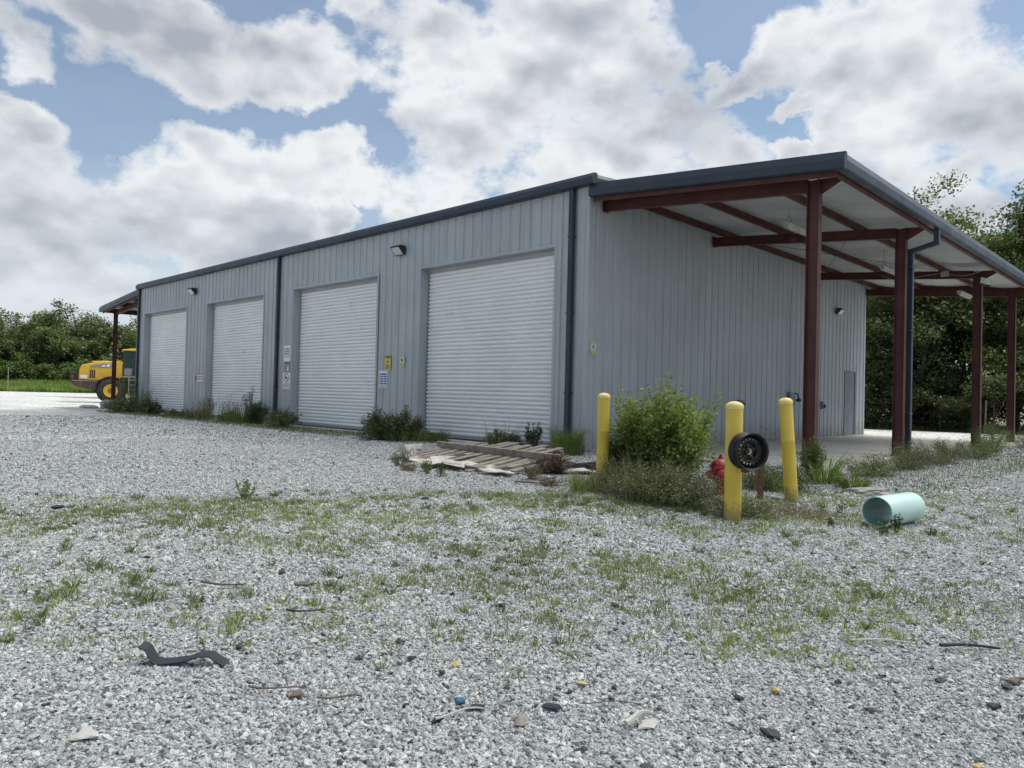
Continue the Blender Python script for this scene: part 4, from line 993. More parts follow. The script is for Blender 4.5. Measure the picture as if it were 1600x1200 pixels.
# small pieces lying about (positions on the yard)
for i, (x, y, s, m, lab, fl, el) in enumerate([
    (7.26, -9.70, .020, BLUEP, 'crumpled bit of blue plastic in the foreground gravel', .6, 1.2),
    (7.33, -9.69, .034, SLATE, 'dark slate coloured broken plate beside the blue plastic bit', .12, 1.2),
    (7.50, -9.49, .030, SLATE, 'small grey rectangular slab fragment right of the blue plastic', .3, 1.6),
    (7.80, -9.35, .034, PALEP, 'pale curved shell-like scrap in the near gravel on the right', .25, 1.3),
    (7.50, -9.64, .026, WOODG, 'flat grey wood chip near the bottom middle of the picture', .25, 1.8),
    (6.99, -9.48, .020, YELP, 'cream coloured torn scrap above the blue plastic bit', .3, 1.3),
    (7.44, -9.25, .017, YELP, 'orange brown leaf curled on the gravel at the front', .3, 1.6),
    (6.85, -10.10, .026, BRNP, 'flat brown stone-like scrap left of the middle foreground', .35, 1.3),
    (6.69, -10.72, .042, PALEP, 'large flat pale stone at the bottom left', .25, 1.3),
    (6.26, -10.03, .018, SLATE, 'small black capsule shaped scrap right of the black trim strip', .5, 1.8),
    (6.18, -10.19, .014, YELP, 'tan leaf lying just above the black trim strip', .3, 1.3),
    (5.82, -9.67, .016, YELP, 'bright yellow leaf on the gravel left of the middle', .3, 1.5),
    (5.52, -9.31, .045, BRNP, 'flat pinkish brown slab lying in the gravel', .12, 1.5),
    (5.69, -10.38, .022, PALEP, 'cream coloured stone among the grass at the left', .6, 1.2),
    (6.39, -9.76, .020, PALEP, 'white pebble with a dark edge behind the black trim strip', .4, 1.5),
    (8.64, -8.82, .016, YELP, 'yellow chip in the bottom right corner', .4, 1.3),
    (3.31, -6.67, .045, SLATE, 'dark slate scrap in the thin grass in front of the pallet', .3, 1.5),
    (8.57, -7.92, .026, BRNP, 'reddish stone at the right edge', .4, 1.5),
    (7.96, -8.74, .018, YELP, 'tan pebble in the right foreground gravel', .6, 1.2)]):
    chip(x, y, s * .82, m, lab, None, 'scrap_piece', fl, el)
for k, (x, y, s) in enumerate([(6.52, -8.77, .026), (6.13, -9.09, .028), (6.63, -9.49, .020), (6.89, -8.30, .03), (8.56, -8.02, .024), (8.11, -9.10, .030), (8.30, -8.78, .024), (8.36, -8.14, .022), (7.9, -8.91, .020), (8.09, -8.47, .020), (8.57, -8.27, .024), (3.16, -9.82, .045), (2.95, -9.93, .04), (8.27, -8.65, .018), (5.27, -7.99, .03), (6.82, -9.57, .018), (7.47, -7.45, .026), (7.02, -9.58, .018), (1.74, -9.57, .05), (7.32, -9.85, .022), (7.6, -9.28, .016), (8.2, -8.45, .02)]):
    if k % 5 != 1: chip(x, y, s * .72, BLACK, 'dark chip of rubber lying in the gravel', 'dark rubber chips scattered in the gravel', 'rubber_chip', .45, 1.5)
def stick(p, q, r, m, label, name='stick', sag=.0, group=None):
    b = MB(); p = np.array(p); q = np.array(q); pts = []; rs = []
    for i in range(7):
        t = i / 6; x, y = p + (q - p) * t; w = math.sin(t * 5 + p[0]) * .012
        pts.append((x + w, y - w, float(gh(x, y)) + .022 + r + sag * math.sin(PI * t))); rs.append(r * (1 - .45 * t))
    b.tube(pts, rs, 6); return tag(b.build(name, m, smooth=True), label, 'stick', group)
stick((8.24, -7.70), (8.44, -7.55), .009, BLACK, 'short black bar lying in the gravel at the right')
stick((7.93, -7.93), (8.13, -7.77), .005, PALEP, 'thin pale stick in the gravel on the right')
stick((7.32, -9.86), (7.38, -9.70), .0045, PALEP, 'thin curved pale strip beside the slate coloured plate', 'plastic_strip', .006)
stick((7.76, -9.42), (7.79, -9.30), .011, PALEP, 'short curved pale tube by the shell-like scrap', 'plastic_strip', .008)
stick((6.70, -10.20), (6.86, -10.07), .0045, BRNP, 'crooked dark twig left of the middle foreground')
stick((6.94, -10.06), (7.04, -9.96), .0045, BRNP, 'dark forked twig right of the brown scrap')
stick((7.55, -9.40), (7.70, -9.26), .0025, BRNP, 'thin curved twig in the near gravel')
stick((5.95, -9.65), (6.08, -9.52), .006, BLACK, 'short black stick near the yellow leaf')
stick((2.9, -4.95), (3.3, -4.75), .014, BRNP, 'dark stick in front of the reddish dead clump')
stick((5.2, -9.75), (5.4, -9.6), .008, BRNP, 'dark twig beside the leafy seedling')
# broken concrete by the slab edge, block at the far canopy column
chip(6.0, -1.95, .17, STONE, 'flat broken lump of concrete in the gravel behind the green pipe', None, 'concrete_lump', .3, 1.4, .8)
chip(6.25, -2.35, .09, STONE, 'smaller concrete lump in front of the flat broken one', None, 'concrete_lump', .5, 1.3)
def block(loc, s, label, seed):
    bm = bmesh.new(); bmesh.ops.create_icosphere(bm, subdivisions=3, radius=1); r = random.Random(seed)
    for v in bm.verts:
        m_ = max(abs(v.co.x), abs(v.co.y), abs(v.co.z)); v.co = v.co * (.55 + .45 / m_) * (1 + .12 * math.sin(v.co.x * 5 + seed) * math.sin(v.co.y * 4 + v.co.z * 6)); v.co = Vector((v.co.x * s[0], v.co.y * s[1], v.co.z * s[2]))
    me = D.meshes.new('block'); bm.to_mesh(me); bm.free(); me.materials.append(STONE); o = D.objects.new('concrete_block', me); COL.objects.link(o); o.location = loc; tag(o, label, 'concrete block')
block((-28.6, .05, .16), (.45, .32, .25), 'rough concrete block at the foot of the far left canopy column', 1)
block((-29.3, -.6, .03), (.6, .3, .12), 'low broken concrete piece left of the rough block', 2)

# ------------------------------------------------------------------ weeds and shrubs
def plant(name, label, cat, loc, rx, ry, h, nstem, nleaf, lsize, lm, sm=STEMM, seed=0, form='dome', flowers=0, aspect=.45, group=None, up=.3, jit=.05, sr=.006, z0=None, fcol=None, low=.12):
    r = np.random.default_rng(seed); x0, y0 = loc; z = float(gh(x0, y0)) if z0 is None else z0
    t = empty(name, (x0, y0, z - .01), 0, label, cat, group)
    b = MB(); segs = []; dirs = []
    for k in range(nstem):
        a = r.uniform(0, 2 * PI); q = math.sqrt(r.uniform(0, 1))
        if form == 'dome': tx, ty, tz = rx * q * math.cos(a), ry * q * math.sin(a), h * (math.sqrt(max(0, 1 - q * q)) * .85 + .15) * r.uniform(.6, 1.05)
        elif form == 'up': tx, ty, tz = rx * q * math.cos(a) * .8, ry * q * math.sin(a) * .8, h * r.uniform(.55, 1.05) * (1 - .35 * q)
        else: tx, ty, tz = rx * q * math.cos(a), ry * q * math.sin(a), h * r.uniform(.2, 1.) * (1 - .5 * q)
        bx_, by_ = tx * .3 * r.uniform(.3, 1.5), ty * .3 * r.uniform(.3, 1.5)
        pts = []
        wob = r.normal(0, .03 * (h + rx), 2)
        for i in range(6):
            s = i / 5; pts.append((bx_ + (tx - bx_) * s ** 1.3 + wob[0] * math.sin(3 * s), by_ + (ty - by_) * s ** 1.3 + wob[1] * math.sin(3 * s), tz * (s ** .85)))
        b.tube(pts, [sr * (1 - .75 * i / 5) for i in range(6)], 4, caps=False); P_ = np.array(pts)
        segs.append(P_)
        for j in range(4):    # side twigs
            s = r.uniform(.3, .95); i = min(4, int(s * 5)); p = P_[i] + (P_[i + 1] - P_[i]) * (s * 5 - i)
            dd = norm(r.normal(size=3) + np.array([0, 0, up + .5])) * r.uniform(.12, .3) * (h * .6 + rx * .4)
            q_ = p + dd; q_[2] = max(q_[2], .02); segs.append(np.array([p + (q_ - p) * s2 for s2 in np.linspace(0, 1, 6)]))
            b.tube([tuple(p), tuple((p + q_) / 2 + r.normal(0, .01, 3)), tuple(q_)], [sr * .45, sr * .3, sr * .15], 3, caps=False)
    b.build('stems', sm, t)
    S = np.array(segs); w = np.linalg.norm(S[:, 5] - S[:, 0], axis=1); w = w / w.sum()
    idx = r.choice(len(S), nleaf, p=w); s = np.clip(r.beta(1.6, 1.0, nleaf), 0, .999) * 5; i = s.astype(int); f = (s - i)[:, None]
    P_ = S[idx, i] * (1 - f) + S[idx, i + 1] * f; dr = norm(S[idx, i + 1] - S[idx, i])
    P_ = P_ + r.normal(size=P_.shape) * jit * np.array([rx, ry, h]) ; P_[:, 2] = np.maximum(P_[:, 2], low * .1)
    leaves('foliage', P_, lsize, lm, r, t, aspect, .25, dr, .8)
    if flowers:
        k = r.choice(len(P_), flowers); F = P_[k] + r.normal(size=(flowers, 3)) * .012 + np.array([0, 0, .012])
        leaves('flowers', F, fcol or .011, L_FLOW, r, t, .9, 1.)
    return t
def tuft(name, label, loc, r_, n, H, W, lm, seed=0, lean=.6, cat='grass tuft', group=None, z0=None, ry=None):
    r = np.random.default_rng(seed); z = float(gh(*loc)) if z0 is None else z0
    a = r.uniform(0, 2 * PI, n); q = np.sqrt(r.uniform(0, 1, n)) * r_; P_ = np.stack([q * np.cos(a), q * np.sin(a) * ((ry or r_) / r_), 0 * a], 1)
    dr = np.stack([np.cos(a), np.sin(a), 0 * a], 1) + r.normal(0, .4, (n, 3)) * [1, 1, 0]
    o = blades(name, P_, np.full(n, H), W, lm, r, None, lean, norm(dr)); o.location = (loc[0], loc[1], z - .005); return tag(o, label, cat, group)

plant('leafy_bush', 'tall bright green leafy bush growing among the yellow bollards', 'bush', (4.30, -3.80), .85, .66, 1.42, 64, 22000, .046, L_GREEN, seed=1, form='up', sr=.009, jit=.05, aspect=.6)
plant('leafy_bush', 'side growth of the green bush leaning towards the left bollard', 'bush', (3.72, -3.72), .50, .45, .98, 34, 11000, .042, L_BRUSH, seed=2, form='up', sr=.007, jit=.06)
plant('dry_weed_mound', 'wide mound of brown-green weeds with tiny pale flowers in front of the bush', 'weeds', (4.98, -4.84), .74, .46, .42, 100, 22000, .020, L_OLIVE, TWIG, 3, flowers=1500, jit=.07, sr=.004)
plant('dry_weed_mound', 'low brown-green weed mound at the foot of the left bollard', 'weeds', (4.22, -4.55), .50, .42, .40, 60, 10000, .020, L_OLIVE, TWIG, 4, flowers=420, jit=.07, sr=.004)
plant('dry_weed_mound', 'dry weedy patch at the foot of the bollard with the wheel rim', 'weeds', (5.82, -4.92), .42, .30, .24, 45, 5200, .017, L_OLIVE, TWIG, 5, flowers=420, jit=.08, sr=.003)
plant('dry_weed_mound', 'low sparse dry weeds in the gravel right of the bollards', 'weeds', (6.18, -4.35), .48, .38, .12, 40, 2600, .015, L_DRY, TWIG, 6, flowers=160, jit=.1, sr=.002)
plant('weed_patch', 'green weeds behind the wheel rim beside the concrete slab', 'weeds', (5.10, -2.55), .62, .45, .34, 60, 9000, .024, L_WEED, seed=7, flowers=150, jit=.07, sr=.004)
tuft('grass_tuft', 'bright green grass at the foot of the left bollard', (3.85, -4.72), .20, 340, .28, .007, L_GRASS, 8)
plant('bare_twigs', 'bare dry twigs sticking up between the bush and the wheel rim', 'dead plant', (5.05, -3.0), .5, .4, 1.0, 9, 160, .012, L_DRY, TWIG, 9, form='up', sr=.005)
plant('bare_twigs', 'grey dead branches rising behind the wheel rim', 'dead plant', (5.25, -2.35), .42, .35, .85, 10, 260, .012, L_DRY, TWIG, 10, form='up', sr=.004)
# around the nearest canopy column
plant('tall_weed', 'tall dark green weed growing up against the nearest red column', 'weeds', (5.05, -1.35), .24, .22, .72, 20, 3200, .036, L_WEED, seed=11, form='up', aspect=.35)
tuft('grass_tuft', 'long bladed grass tuft beside the nearest red column', (5.25, -1.40), .12, 130, .52, .012, L_TALL, 12, .9)
plant('weed_patch', 'small bright green weeds right of the nearest red column', 'weeds', (5.72, -1.75), .28, .24, .26, 24, 1900, .028, L_GREEN, seed=13)
# sprawling weeds along the slab edge
for k, (x, y, rx, ry, h, nl, lab) in enumerate([
        (5.25, .30, .42, .8, .36, 4200, 'sprawling fern-like weeds just past the nearest red column'),
        (5.22, 2.25, .45, 1.1, .50, 7200, 'bushy sprawling weeds at the foot of the second red column'),
        (5.30, 4.1, .45, 1.1, .48, 7200, 'dense olive weeds in front of the downspout column'),
        (5.25, 6.6, .5, 1.4, .45, 6500, 'low olive weeds along the slab between the second and third columns'),
        (4.95, 9.7, .6, 1.5, .75, 8500, 'taller green weed clump at the foot of the third red column'),
        (5.15, 12.8, .6, 1.8, .6, 6500, 'weeds along the slab towards the farthest column')]):
    plant('slab_weeds', lab, 'weeds', (x, y), rx, ry, h, 55, nl, .030, L_WEED if k in (0, 4) else L_OLIVE, STEMM, 20 + k, form='dome', jit=.08, sr=.004, aspect=.3, flowers=120 if k < 3 else 0, group='weeds along the slab edge')
strip((5.3, -1.0), (5.3, 15), -1.3, 5000, .07, .008, 'slab_edge_grass', 'low grass along the edge of the concrete slab', 31, L_WEED)
# weeds in the gravel near the pipe
for k, (x, y, h, n, lab, m) in enumerate([
        (7.13, -4.62, .24, 260, 'narrow dark weed standing against the green pipe', L_DARK), (7.07, -4.80, .15, 190, 'small leafy weed at the open end of the green pipe', L_WEED),
        (6.26, -4.0, .13, 130, 'small leafy weed in the gravel right of the leaning bollard', L_GREEN), (6.30, -3.62, .12, 110, 'tiny weed halfway between the leaning bollard and the pipe', L_WEED),
        (7.36, -4.5, .10, 110, 'little weed under the right side of the green pipe', L_WEED), (6.6, -4.65, .10, 130, 'low weed left of the mouth of the green pipe', L_WEED)]):
    plant('small_weed', lab, 'weed', (x, y), .035 if k == 0 else .07, .035 if k == 0 else .07, h, 4 if k == 0 else 7, n, .022, m, seed=40 + k, form='up', sr=.002)
plant('seedling', 'young leafy seedling standing alone in the gravel on the left', 'weed', (2.22, -8.05), .19, .15, .24, 12, 150, .034, L_GREEN, seed=50, form='up', sr=.003, aspect=.6)
plant('seedling', 'dark green feathery seedling in the left foreground', 'weed', (5.46, -9.88), .07, .07, .07, 9, 160, .011, L_BRUSH, seed=51, form='up', sr=.0015)
plant('seedling', 'thin twiggy weed at the lower left edge', 'weed', (5.46, -10.60), .05, .05, .13, 4, 40, .016, L_WEED, seed=52, form='up', sr=.0015)
plant('seedling', 'small weed with wide leaves in the middle foreground', 'weed', (6.35, -8.75), .07, .07, .05, 7, 60, .026, L_GREEN, seed=53, form='dome', sr=.0015)
# around the pallet
plant('dead_clump', 'reddish brown dead clump at the right end of the pallet', 'dead plant', (2.42, -3.72), .40, .30, .30, 40, 5200, .024, L_RED, TWIG, 60, jit=.07)
for k, (x, y, rx, h, lab) in enumerate([(2.75, -4.45, .24, .26, 'dry grassy weed in front of the right end of the pallet'), (3.25, -4.70, .26, .15, 'low brown weed between the pallet and the left bollard'), (.35, -4.75, .30, .26, 'pale dry weed at the left of the pallet pile'), (.95, -5.05, .22, .14, 'small dry weed in the gravel left of the torn sheets'), (-.5, -4.0, .35, .25, 'straggly dry weed between the dark shrub and the pallet')]):
    plant('dry_weed', lab, 'weeds', (x, y), rx, rx * .8, h, 26, 900, .022, L_DRY if k % 2 else L_OLIVE, TWIG, 61 + k, form='up', sr=.0025, flowers=50)
for k, (x, y) in enumerate([(1.83, -5.21), (1.45, -5.15), (1.2, -4.95)]):
    plant('small_weed', ['small green weed below the right white sheet', 'green weed in front of the crumpled white sheet', 'leafy weed at the left foot of the torn sheets'][k], 'weed', (x, y), .12, .1, .24, 8, 210, .03, L_WEED, seed=70 + k, form='up', sr=.003)
# along the front wall
plant('dark_shrub', 'dense dark green shrub in front of the wall between the two nearest doors', 'shrub', (-4.62, -1.42), .92, .66, .66, 60, 11000, .05, L_DARK, seed=80, jit=.06)
plant('dark_shrub', 'upright shoots on the right of the dark green shrub', 'shrub', (-4.30, -1.15), .35, .3, .85, 14, 1500, .05, L_WEED, seed=81, form='up')
plant('weed_patch', 'low green weeds between the dark shrub and the nearest door', 'weeds', (-3.95, -.85), .9, .5, .24, 50, 5000, .035, L_WEED, seed=82)
plant('weed_patch', 'grassy weeds against the left jamb of the nearest door', 'weeds', (-5.0, -.25), .28, .2, .62, 18, 1500, .035, L_OLIVE, seed=83, form='up')
plant('weed_patch', 'green leafy weeds growing at the sill of the nearest door', 'weeds', (-1.85, -.42), .62, .3, .36, 30, 3200, .04, L_WEED, seed=84)
plant('weed_patch', 'taller leafy weed at the right jamb of the nearest door', 'weeds', (-.98, -.40), .26, .2, .66, 14, 1100, .045, L_DARK, seed=85, form='up')
tuft('grass_tuft', 'long green grass tuft at the corner beside the downspout', (.02, -.55), .22, 420, .58, .012, L_TALL, 86, .75)
tuft('grass_tuft', 'short grass at the foot of the corner downspout', (.35, -.9), .28, 380, .30, .008, L_WEED, 87, .75)
plant('round_shrub', 'rounded olive green shrub just right of the middle downspout', 'shrub', (-8.9, -1.75) if False else (-10.55, -.85), .82, .5, .52, 50, 7000, .045, L_OLIVE, seed=88)
plant('weed_patch', 'spiky dark weeds at the foot of the middle downspout', 'weeds', (-12.25, -.7), .62, .4, .78, 36, 4200, .05, L_DARK, seed=89, form='up')
plant('tall_weed', 'two tall leaning weed stalks in front of the second farthest door', 'weeds', (-13.2, -.6), .55, .3, 1.35, 6, 900, .06, L_DARK, seed=90, form='up', aspect=.3)
plant('weed_patch', 'low mixed weeds left of the tall leaning stalks', 'weeds', (-14.0, -.75), .75, .4, .36, 34, 3200, .05, L_WEED, seed=91)
plant('tall_weed', 'thin upright weeds at the left part of the second farthest door', 'weeds', (-16.0, -.75), .8, .3, .95, 12, 1100, .05, L_WEED, seed=92, form='up', aspect=.3)
plant('weed_patch', 'low brownish weeds along the sill of the second farthest door', 'weeds', (-16.2, -.95), 1.3, .45, .30, 40, 3600, .05, L_OLIVE, seed=93)
plant('weed_patch', 'low green weed strip at the wall between the two farthest doors', 'weeds', (-18.6, -.75), 1.0, .35, .22, 40, 3000, .05, L_WEED, seed=94)
plant('weed_patch', 'dark broad-leaved weeds in front of the farthest door', 'weeds', (-20.9, -.8), .9, .4, .62, 30, 2600, .075, L_DARK, seed=95)
plant('weed_patch', 'big clump of grassy weeds at the far left corner of the warehouse', 'weeds', (-23.6, -1.0), 1.25, .6, .62, 60, 6500, .06, L_OLIVE, seed=96)
tuft('tall_grass_clump', 'tall wispy grass standing at the far left corner', (-24.3, -.5), .22, 150, 1.7, .014, L_WEED, 97, .2)
tuft('tall_grass_clump', 'tall wispy grass in front of the left edge of the farthest door', (-22.9, -.5), .35, 150, 1.15, .014, L_WEED, 98, .3)
strip((-24, -.35), (-6, -.35), -1.5, 7000, .12, .012, 'wall_foot_grass', 'thin low grass along the foot of the front wall', 32, L_WEED)

tuft('grass_tuft', 'ragged grass standing in the front weeds left of the middle downspout', (-12.9, -.9), .5, 260, .75, .012, L_WEED, 101, .45)
tuft('grass_tuft', 'dry seed stalks above the weeds of the second farthest door', (-15.1, -.8), .7, 130, .95, .010, L_DRY, 102, .3)
tuft('grass_tuft', 'wispy grass mixed into the low weeds by the dark green shrub', (-3.9, -1.1), .7, 420, .34, .008, L_WEED, 103, .6)
tuft('grass_tuft', 'dry seed stalks above the weeds at the nearest door sill', (-1.7, -.5), .6, 90, .62, .006, L_DRY, 104, .35)
tuft('grass_tuft', 'straggly dry stalks rising from the brown-green mound', (4.7, -4.7), .6, 200, .62, .004, L_DRY, 105, .5)
# ------------------------------------------------------------------ wheel loader
MRIM = mat('rim_ochre', (.20, .11, .03), .5, var=.15, vscale=4.)
RAY = math.atan2(.956, .293)
t = empty('wheel_loader', (-42.13, 4.25, 0), RAY, 'yellow wheel loader parked beyond the far left canopy', 'wheel loader')
def wheel(x, y, label=None):
    b = MB(); mt = Matrix.Translation((x, y, .76)) @ Matrix.Rotation(PI / 2, 4, 'X')
    b.lathe([(.40, -.27), (.60, -.29), (.72, -.26), (.76, -.20), (.76, .20), (.72, .26), (.60, .29), (.40, .27)], 40, mt, close=True)
    for k in range(20):
        for s in (-1, 1):
            m2 = mt @ Matrix.Rotation(2 * PI * (k + (.5 if s > 0 else 0)) / 20, 4, 'Z') @ Matrix.Translation((.765, 0, s * .12)) @ Matrix.Rotation(s * .5, 4, 'X'); b.box(-.02, .025, -.04, .04, -.14, .14, m2)
    w = b.build('wheel', TYRE, t, smooth=True)
    for s in (-1, 1):
        b = MB(); b.lathe([(.40, s * .25), (.40, s * .30), (.35, s * .30), (.34, s * .20)], 30, mt); rm = b.build('rim', MYEL, w, smooth=True)
        b = MB(); b.lathe([(.335, s * .20), (.20, s * .12), (.19, s * .24), (.12, s * .27), (.0001, s * .275)], 30, mt); b.build('hub', MRIM, w, smooth=True)
for x in (0, 3.15):
    for y in (-.98, .98): wheel(x, y)
HW = .78
b = MB(); b.prism([(-1.78, 1.40), (-1.74, 2.05), (-1.62, 2.32), (-.9, 2.52), (.1, 2.64), (.62, 2.62), (.62, 1.62), (.45, 1.50), (-.55, 1.45), (-.75, 1.38)], -HW, HW, axis=1); body = b.build('engine_hood', MYEL, t, bevel=.03)
b = MB()
for s in (-1, 1):
    y0, y1 = sorted((s * (HW + .002), s * (HW + .012)))
    b.prism([(-1.2, 2.16), (-1.15, 2.28), (-.45, 2.44), (.15, 2.48), (.15, 2.22), (-.4, 2.2)], y0, y1, axis=1)
b.each('side_stripe', MGREY, t)
b = MB()
for s in (-1, 1):
    y0, y1 = sorted((s * (HW + .012), s * (HW + .018)))
    b.prism([(-.55, 2.26), (-.5, 2.34), (-.32, 2.37), (-.34, 2.27)], y0, y1, axis=1); b.prism([(-.26, 2.27), (-.24, 2.39), (-.06, 2.41), (-.10, 2.28)], y0, y1, axis=1)
    y0, y1 = sorted((s * (HW + .002), s * (HW + .010))); b.box(-1.68, -1.30, y0, y1, 1.50, 1.70)
b.each('marking', WHITE, t)
b = MB()
for s in (-1, 1):
    for k in range(3):
        y0, y1 = sorted((s * (HW - .02), s * (HW + .012))); b.box(-1.17 + k * .11, -1.09 + k * .11, y0, y1, 1.52, 2.04)
b.each('vent', MMAR, t)
b = MB(); b.box(-1.08, -.1, -.5, .5, 2.63, 2.70, Matrix.Rotation(math.radians(-3), 4, 'Y') @ Matrix.Translation((.13, 0, -.05))); b.box(.05, .62, -.45, .45, 2.66, 2.74); b.each('hood_lid', MYEL, t, bevel=.02)
b = MB(); b.prism([(-2.12, 1.38), (-2.14, 1.22), (-1.98, 1.04), (-1.3, .84), (-.78, .74), (-.70, 1.36)], -1.15, 1.15, axis=1); b.build('counterweight', MMAR, t, bevel=.04)
b = MB(); b.box(-2.05, -1.8, -.7, .7, 1.385, 1.9); b.tube([(-2.1, -.9, 1.4), (-2.16, -.9, 1.75), (-2.1, -.9, 1.86), (-1.9, -.9, 1.86)], .03, 6); b.tube([(-2.1, .9, 1.4), (-2.16, .9, 1.75), (-2.1, .9, 1.86), (-1.9, .9, 1.86)], .03, 6); b.each('rear_grille', MDARK, t)
for s in (-1, 1):
    b = MB(); b.box(-2.13, -2.06, s * .85 - .1, s * .85 + .1, 1.52, 1.66); b.build('tail_light', SIGNR, t, bevel=.01)
b = MB(); b.box(-.9, 4.0, -.42, .42, .62, 1.4); b.box(-.2, .2, -.7, .7, .6, .92); b.box(2.95, 3.35, -.7, .7, .6, .92); b.build('chassis', MDARK, t, bevel=.02)
# rear fenders and platform
for s in (-1, 1):
    b = MB(); pts = []
    for k in range(13):
        a = math.radians(160 - k * 12); pts.append((.90 * math.cos(a), .76 + .90 * math.sin(a)))
    inn = [(p[0] * .955, .76 + (p[1] - .76) * .955) for p in pts][::-1]; y0, y1 = sorted((s * .72, s * 1.24)); b.prism(pts + inn, y0, y1, axis=1); b.build('fender', MDARK, t)
    b = MB(); y0, y1 = sorted((s * .78, s * 1.2)); b.box(.62, 2.1, y0, y1, 1.62, 1.72); b.build('platform', MGREY, t)
    b = MB()
    for k in range(4): b.box(1.02, 1.55, *sorted((s * 1.0, s * 1.26)), .52 + k * .31, .555 + k * .31)
    b.box(.98, 1.02, *sorted((s * 1.0, s * 1.26)), .45, 1.65); b.box(1.55, 1.59, *sorted((s * 1.0, s * 1.26)), .45, 1.65); b.each('step', GALV, t)
    b = MB()
    b.tube([(-.1, s * .74, 2.62), (-.1, s * .76, 2.98), (.5, s * .78, 2.98), (.62, s * .8, 2.7)], .018, 6); b.tube([(.2, s * .76, 2.62), (.2, s * .77, 2.98)], .016, 6); b.tube([(.62, s * 1.18, 1.7), (.62, s * 1.18, 2.45), (.9, s * 1.18, 2.45)], .02, 6); b.each('handrail', MDARK, t)
# cab
b = MB(); b.prism([(.72, 1.72), (.64, 2.25), (.66, 3.30), (2.02, 3.30), (2.2, 2.3), (2.0, 1.72)], -.68, .68, axis=1); cab = b.build('cab', GLASSD, t, bevel=.01)
b = MB()
for s in (-1, 1):
    def post(p, q, w=.07):
        y0, y1 = sorted((s * .66, s * .715)); dx, dz = q[0] - p[0], q[1] - p[1]; L_ = math.hypot(dx, dz); nx2, nz2 = -dz / L_ * w / 2, dx / L_ * w / 2
        b.prism([(p[0] + nx2, p[1] + nz2), (q[0] + nx2, q[1] + nz2), (q[0] - nx2, q[1] - nz2), (p[0] - nx2, p[1] - nz2)], y0, y1, axis=1)
    post((.68, 1.72), (.66, 3.3)); post((1.22, 1.72), (1.25, 3.3), .09); post((2.02, 3.3), (2.2, 2.3)); post((2.2, 2.3), (2.0, 1.72)); post((.66, 2.26), (1.22, 2.26), .06)
b.build('cab_frame', MDARK, cab)
b = MB()
for s in (-1, 1): y0, y1 = sorted((s * .685, s * .70)); b.prism([(.76, 1.75), (.70, 2.22), (1.17, 2.22), (1.16, 1.75)], y0, y1, axis=1)
b.each('lower_panel', MGREY, cab)
b = MB(); b.prism([(.54, 3.32), (.60, 3.40), (1.3, 3.48), (2.1, 3.42), (2.22, 3.32)], -.76, .76, axis=1); b.build('cab_roof', MYEL, cab, bevel=.03)
b = MB(); b.tube([(.3, -.5, 2.7), (.18, -.6, 3.0), (.02, -.62, 3.05)], .018, 6); b.box(-.1, .04, -.66, -.56, 2.98, 3.10); b.build('work_light', GALV, t)
# arms and bucket
for s in (-1, 1):
    b = MB(); b.prism([(2.5, 1.9), (2.7, 2.15), (3.6, 1.7), (4.6, .75), (4.75, .45), (4.5, .4), (3.6, 1.3), (2.7, 1.7)], *sorted((s * .5, s * .6)), axis=1); b.build('lift_arm', MYEL, t, bevel=.01)
b = MB(); b.prism([(4.6, 1.15), (4.55, .3), (4.9, .06), (5.75, .03), (5.75, .07), (4.95, .16), (4.72, .42), (4.75, 1.15)], -1.35, 1.35, axis=1)
for s in (-1, 1): b.prism([(4.6, 1.15), (4.55, .3), (4.9, .06), (5.75, .03), (5.1, 1.0), (4.75, 1.2)], *sorted((s * 1.35, s * 1.39)), axis=1)
b.build('bucket', MGREY, t)
b = MB(); b.box(2.3, 2.95, -.45, .45, 1.2, 2.0); b.build('front_frame', MYEL, t, bevel=.03)

